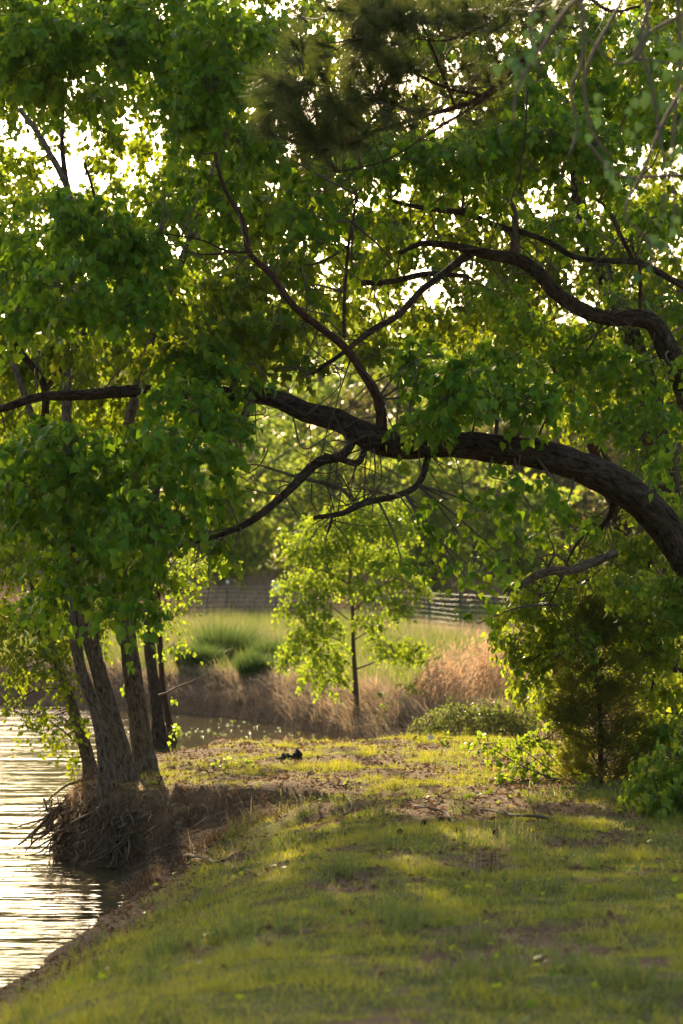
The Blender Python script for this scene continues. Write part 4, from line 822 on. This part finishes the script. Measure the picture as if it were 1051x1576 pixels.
for k in range(230):   # bare side twigs
    a = sk[rng.integers(len(sk))]; d = rng.normal(0, 1, 3) * [1, .5, .8]; d /= np.linalg.norm(d); e = a + d * rng.uniform(.15, .6)
    V, T, Q = tube(np.array([[*a, .004], [*((a + e) / 2 + rng.normal(0, .04, 3)), .003], [*e, .0012]]), 4, .06); pn.tw.add(V, T, Q)
mb.build('needles', M['needle'], pn.root)['kind'] = 'stuff'; pn.tw.build('twigs', M['twig'], pn.root)['kind'] = 'stuff'

# ---------------------------------------------------------------- out of focus vine twigs near the camera, top right
vn_ = Tree('hanging_vine', 'blurred pale vine twigs with small green leaves hanging close at the top right', 'vine', None, P(1000, -60, 9.4))
for k, ln in enumerate([[(950, -40), (880, 10), (840, 70), (800, 130), (790, 190)], [(1010, -40), (985, 60), (1000, 120), (1010, 180), (1020, 260), (1020, 330)], [(990, -40), (1000, 60), (960, 100), (905, 60)], [(1060, 120), (1020, 190), (990, 260), (960, 330), (1000, 380), (1000, 430)],
                        [(890, -20), (895, 90), (880, 140), (890, 200), (875, 240)], [(1040, -40), (1045, 60), (1040, 140), (1030, 240), (1040, 340)], [(970, -30), (940, 30), (900, 110), (910, 190), (940, 240)], [(1055, 20), (1000, 50), (975, 85), (1000, 90), (1055, 100)],
                        [(1060, 270), (1000, 275), (950, 270), (905, 220)], [(860, -20), (820, 10), (815, 60), (830, 110)]]):
    vn_.limb('stem', [(a, b, 9.3 + .1 * k, 8.5 - i * 1.0) for i, (a, b) in enumerate(ln)], M['paletwig'], 6, .03, .03, 140 + k, .05)
for (a, b, n) in [(825, 45, 8), (800, 90, 9), (815, 60, 6), (955, 260, 6), (915, 170, 5), (1005, 370, 7), (1000, 150, 6), (1030, 70, 8), (1045, 240, 6), (990, 40, 6), (800, 110, 4), (970, 180, 4), (1040, 330, 4), (1000, 420, 2), (860, 20, 5), (1050, 160, 5)]:
    pos = np.array([P(a + rng.normal(0, 14), b + rng.normal(0, 16), 9.4 + rng.normal(0, .15)) for _ in range(n)])
    vn_.L.append((pos, rng.normal(0, .35, (n, 3)) + [0, 0, -1], rng.normal(0, .5, (n, 3)) + [0, -1, .2], rng.uniform(.03, .055, n), HEART))
t_ = vn_.finish(M['vine'], None, crown='foliage')

# ---------------------------------------------------------------- roots, driftwood, stump and litter on the point
def roots_for(t, lst, mat):
    for k, (pts, w) in enumerate(lst):
        q = np.array([[*P(a, b, Y), w * (1 - .75 * i / (len(pts) - 1)) / 2 * Y / F] for i, (a, b, Y) in enumerate(pts)])
        V, T, Q = tube(q, 8, .03, .12, 160 + k, .22); m_ = MB(); m_.add(V, T, Q); bark_co(m_.build('root', mat, t.root, True))
roots_for(tB, [([(165, 1208, 20.9), (120, 1225, 20.9), (85, 1238, 20.9), (68, 1248, 20.8)], 9), ([(170, 1212, 20.8), (125, 1238, 20.7), (80, 1262, 20.6), (48, 1282, 20.5)], 12), ([(172, 1216, 20.7), (130, 1245, 20.6), (95, 1262, 20.5), (62, 1284, 20.4)], 14),
                ([(180, 1220, 20.6), (140, 1255, 20.5), (100, 1285, 20.3), (72, 1290, 20.2)], 10), ([(150, 1205, 21), (110, 1212, 21), (82, 1225, 21), (66, 1240, 21)], 6), ([(190, 1222, 20.5), (160, 1262, 20.3), (135, 1290, 20.1), (128, 1305, 20)], 11),
                ([(200, 1226, 20.4), (180, 1262, 20.2), (150, 1290, 20), (130, 1300, 19.9)], 9), ([(210, 1228, 20.3), (205, 1265, 20.1), (190, 1295, 19.9), (200, 1315, 19.8)], 8), ([(150, 1240, 20.6), (110, 1250, 20.4), (90, 1275, 20.3), (85, 1300, 20.2)], 6),
                ([(215, 1232, 20.2), (222, 1270, 20), (215, 1300, 19.8), (180, 1320, 19.7)], 7), ([(225, 1235, 20.1), (240, 1275, 19.9), (232, 1310, 19.7), (210, 1330, 19.6)], 6)], M['root'])
mb = MB()
def face(px, py, off):
    h = hit(px, py)
    Yq = h[1] - off if h[2] > ZW + .02 else np.interp(px, [60, 130, 200, 260], [20.4, 20.0, 19.6, 19.2]) - off
    return P(px, py, Yq)
for k in range(360):
    a = rng.uniform(75, 330) if k % 2 else rng.uniform(70, 200); top = np.interp(a, [100, 160, 250, 330, 400], [1222, 1220, 1240, 1250, 1262]); bot = np.interp(a, [100, 160, 250, 330, 400], [1312, 1325, 1340, 1330, 1290]); b0 = rng.uniform(top, bot - 12)
    L_ = rng.uniform(14, 60); dx = rng.normal(-10, 26); n = 4; w = rng.uniform(.003, .007) if rng.random() < .85 else rng.uniform(.009, .016)
    c = [face(a + dx * i / (n - 1) + rng.normal(0, 4), min(b0 + L_ * i / (n - 1), bot + 4), rng.uniform(.03, .20)) for i in range(n)]
    V, T, Q = tube(np.array([[*p_, w * (1 - .2 * i)] for i, p_ in enumerate(c)]), 5, .03, 0, k, .08); mb.add(V, T, Q)
o = mb.build('root_fringe', M['root'], tB.root, True); o['kind'] = 'stuff'
def stick(name, pts, label, cat, mat, group=None, w0=6, sides=8, kids=()):
    """pts: px, py, height above the ground"""
    def q_(pts, w):
        out = []
        for i, a in enumerate(pts):
            h = hit(a[0], a[1]); Y = a[3] if len(a) > 3 else h[1] - .02; p = P(a[0], a[1], Y); p[2] = max(p[2], ground_at(p[0], p[1]) + (a[2] if len(a) < 4 else .01)); out.append([*p, w * (1 - .6 * i / (len(pts) - 1)) / 2 * Y / F])
        return np.array(out)
    r = empty(name, tuple(hit(pts[0][0], pts[0][1])), label, cat, group)
    V, T, Q = tube(q_(pts, w0), sides, .03, .15, int(pts[0][0]), .05); m_ = MB(); m_.add(V, T, Q); bark_co(m_.build('stem', mat, r, True))
    for kp in kids:
        Yk = hit(kp[0][0], kp[0][1])[1] - .02; kp = [(a[0], a[1], a[2], Yk - .03 * i) for i, a in enumerate(kp)]
        V, T, Q = tube(q_(kp, w0 * .45), 6, .03, .1, int(kp[0][0]), .05); m_ = MB(); m_.add(V, T, Q); m_.build('twig', mat, r, True)
    return r
stick('waterlogged_branch', [(110, 1322, .0), (150, 1326, .02), (185, 1328, .0), (218, 1342, .0)], 'mossy branch lying along the waterline at the foot of the bank', 'branch', M['root'], 'loose branches on the ground', 11)
stick('driftwood_branch', [(205, 1350, .02), (250, 1340, .05), (280, 1328, .06), (330, 1335, .03), (365, 1318, .02)], 'long pale stick reaching right from the notch in the bank', 'branch', M['root'], 'loose branches on the ground', 8,
      kids=[[(250, 1340, .05), (238, 1310, .1), (215, 1285, .15)], [(265, 1333, .05), (240, 1300, .12), (228, 1290, .15)], [(280, 1328, .05), (285, 1295, .12), (262, 1270, .16)]])
stick('fallen_branch', [(700, 1268, .01), (685, 1257, .03), (660, 1252, .04), (637, 1246, .03)], 'thin forked dead branch lying in the sunlit grass near the middle', 'branch', M['twig'], 'loose branches on the ground', 5, kids=[[(672, 1254, .03), (665, 1244, .06), (650, 1240, .05)], [(690, 1260, .02), (680, 1268, .03), (668, 1266, .02)]])
stick('fallen_branch', [(860, 1262, .01), (830, 1265, .05), (790, 1262, .04), (760, 1258, .04), (738, 1256, .05)], 'dead branch with upturned twigs lying below the low sapling', 'branch', M['twig'], 'loose branches on the ground', 6,
      kids=[[(855, 1262, .02), (848, 1250, .10), (838, 1236, .2)], [(830, 1265, .03), (820, 1254, .08), (822, 1244, .12)], [(790, 1262, .03), (775, 1250, .08), (768, 1248, .1)], [(770, 1260, .03), (760, 1268, .04), (748, 1272, .03)]])
stick('fallen_branch', [(520, 1262, .02), (540, 1254, .05), (535, 1240, .1)], 'short crooked stick poking out of the grass left of the forked branch', 'branch', M['twig'], 'loose branches on the ground', 4)
stick('fallen_branch', [(930, 1330, .01), (950, 1326, .02), (975, 1325, .01)], 'short dark stick lying in the shaded lawn at the right', 'branch', M['twig'], 'loose branches on the ground', 5)
# charred stump
h = hit(448, 1168); r = empty('charred_stump', tuple(h), 'small jagged black burnt stump on the far side of the point', 'stump'); s = h[1] / F
def lump(c, rx, ry, rz, seed, mat, name, parent, nu=14, nv=9, amp=.35):
    th = np.linspace(0, 2 * math.pi, nu, endpoint=False); ph = np.linspace(.12, math.pi - .12, nv); A, B = np.meshgrid(th, ph)
    d = np.stack([np.cos(A) * np.sin(B), np.sin(A) * np.sin(B), np.cos(B)], -1).reshape(-1, 3); k = 1 + amp * 2 * (fbm(d[:, 0] * 2 + 9, d[:, 1] * 2 + 9, d[:, 2] * 2 + 9, seed) - .5)
    V = c + d * k[:, None] * [rx, ry, rz]; i = np.arange(nv - 1)[:, None] * nu; j = np.arange(nu)[None]; j2 = (j + 1) % nu
    Q = np.stack([i + j, i + nu + j, i + nu + j2, i + j2], -1).reshape(-1, 4); m_ = MB(); n0 = len(V); V = np.vstack([V, V[:nu].mean(0), V[-nu:].mean(0)])
    jj = np.arange(nu); m_.add(V, np.vstack([np.stack([np.full(nu, n0), jj, (jj + 1) % nu], 1), np.stack([np.full(nu, n0 + 1), (nv - 1) * nu + (jj + 1) % nu, (nv - 1) * nu + jj], 1)]), Q)
    return m_.build(name, mat, parent, False)
lump(h + [0, 0, .005], 17 * s, 11 * s, 6 * s, 1, M['char'], 'base', r, amp=.8)
lump(h + [9 * s, 0, 5 * s], 7 * s, 7 * s, 7 * s, 5, M['char'], 'charred_chunk', r, 9, 6, .9)
lump(h + [-9 * s, 0, 4 * s], 8 * s, 6 * s, 5 * s, 8, M['char'], 'charred_chunk', r, 9, 6, .9)
# pine cones
cones = [(762, 1287, 'pine cone on the shaded edge of the sunlit grass, right of centre'), (706, 1284, 'pine cone lying on bare soil under the forked branch'), (678, 1268, 'small cone beside the forked dead branch'), (615, 1286, 'pine cone in the grass left of the bare soil patch'), (652, 1272, 'cone half hidden in grass near the fork of the branch'), (893, 1226, 'cone lying at the foot of the cedar')]
for k, (a, b, lb) in enumerate(cones):
    h = hit(a, b); r = empty('pine_cone', tuple(h + [0, 0, .02]), lb, 'pine cone', 'pine cones dropped on the lawn'); R = .02 if k else .026
    lump(h + [0, 0, .02], R * 1.1, R * .8, R * .75, k, M['redbark'], 'core', r, 10, 7, .15)
    n = 60; d = rng.normal(0, 1, (n, 3)); d /= np.linalg.norm(d, axis=1)[:, None]; m_ = MB(); V, T = leaves(h + [0, 0, .02] + d * R * .6, d + [.5, 0, 0], rng.normal(0, 1, (n, 3)), np.full(n, R * .7), DIAM); m_.add(V, T); m_.build('scales', M['redbark'], r)
# white flowers
for a, b, Y, lb in ((663, 1135, None, 'single white flower on the lip of the point below the far shrubs'), (769, 995, 40., 'white flower head near the right end of the orange grass')):
    p_ = P(a, b, Y) if Y else P(a, b, hit(a, 1148)[1]); g = ground_at(p_[0], p_[1]); r = empty('white_flower', (p_[0], p_[1], g), lb, 'flower', 'white flowers')
    V, T, Q = tube(np.array([[p_[0], p_[1], g, .003], [p_[0] + .01, p_[1], (g + p_[2]) / 2, .0025], [*p_, .002]]), 5, .03); m_ = MB(); m_.add(V, T, Q); m_.build('stem', M['shrub'], r)
    n = 14; an = np.linspace(0, 6.28, n, endpoint=False); ax = np.stack([np.cos(an), -.35 + 0 * an, np.sin(an) + .3], 1); V, T = leaves(np.tile(p_, (n, 1)), ax, np.tile([0, -1., .2], (n, 1)), np.full(n, .034 * (1 if Y is None else 1.6)), DIAM); m_ = MB(); m_.add(V, T); m_.build('petals', M['petal'], r)
# fallen leaves
x, y = scatter(52000, -3, 4, 9.5, 25.6, lambda x, y, s: (.06 + .94 * bare(x, y)) * sm(.05, .3, s) * sm(9, 14, y)); z = height(x, y); n = len(x)
pos = np.stack([x, y, z + .008], 1); V, T = leaves(pos, rng.normal(0, 1, (n, 3)) * [1, 1, .25], rng.normal(0, .35, (n, 3)) + [0, 0, 1], rng.uniform(.018, .05, n), QUAD)
meta(mesh_obj('leaf_litter', V, [T], M['litter']), 'brown fallen leaves and bits lying on the bare patches', 'leaf litter', None, 'stuff')
# dry roots, stems and weeds on the cut bank
x, y = scatter(38000, -2.8, .4, 17.8, 22.4, lambda x, y, s: np.maximum(sm(.38, .05, s) * sm(-.02, .05, s), sm(.05, .2, gully(x, y)))); z = height(x, y); n = len(x)
V, T = blades(np.stack([x, y, z], 1), rng.normal(0, .9, (n, 2)) + bank_dir(x, y) * .5, rng.uniform(.05, .2, n), np.full(n, .006), 3, 1.1)
meta(mesh_obj('bank_thatch', V, [T], M['litter']), 'matted brown thatch hanging on the undercut bank', 'thatch', None, 'stuff')
x, y = scatter(16000, -2.8, .4, 17.8, 22.4, lambda x, y, s: .5 * np.maximum(sm(.38, .05, s) * sm(-.02, .05, s), sm(.05, .2, gully(x, y)))); z = height(x, y); n = len(x)
V, T = blades(np.stack([x, y, z], 1), rng.normal(0, 1.1, (n, 2)) + bank_dir(x, y) * .4, rng.uniform(.08, .28, n), np.full(n, .005), 3, 1.2)
meta(mesh_obj('bank_dry_stems', V, [T], M['dead']), 'tangled pale dry stems on the undercut bank', 'dry stems', None, 'stuff')
# pale green specks on the channel, standing in for water glints
x = rng.uniform(-3.2, .4, 700); y = rng.uniform(26.5, 40, 700); m_ = (shore_sd(x, y) < -.3) & (fbm(x * .8, y * .5, 0, 88) > .42); x, y = x[m_], y[m_]; n = len(x)
V, T = leaves(np.stack([x, y, 0 * x + ZW + .006], 1), rng.normal(0, 1, (n, 3)) * [1, 1, 0], np.tile([0, 0, 1.], (n, 1)) + rng.normal(0, .1, (n, 3)), rng.uniform(.03, .07, n), QUAD)
meta(mesh_obj('glint_specks', V, [T], M['bright']), 'pale specks standing in for glints on the narrow channel', 'painted glints', None, 'stuff')


# ---------------------------------------------------------------- air
m, nt, out = newmat('haze'); v = nt.nodes.new('ShaderNodeVolumePrincipled'); v.inputs['Color'].default_value = (.95, .95, .92, 1); v.inputs['Density'].default_value = .00010; v.inputs['Anisotropy'].default_value = .2
nt.links.new(v.outputs[0], out.inputs['Volume'])
c = np.array([[x, y, z] for z in (-4.2, 30) for x, y in ((-420, -80), (420, -80), (420, 920), (-420, 920))], float)
hz = mesh_obj('haze', c, [[[0, 3, 2, 1], [4, 5, 6, 7], [0, 1, 5, 4], [1, 2, 6, 5], [2, 3, 7, 6], [3, 0, 4, 7]]], m); meta(hz, 'thin warm air that softens the far trees', 'haze', None, 'stuff')
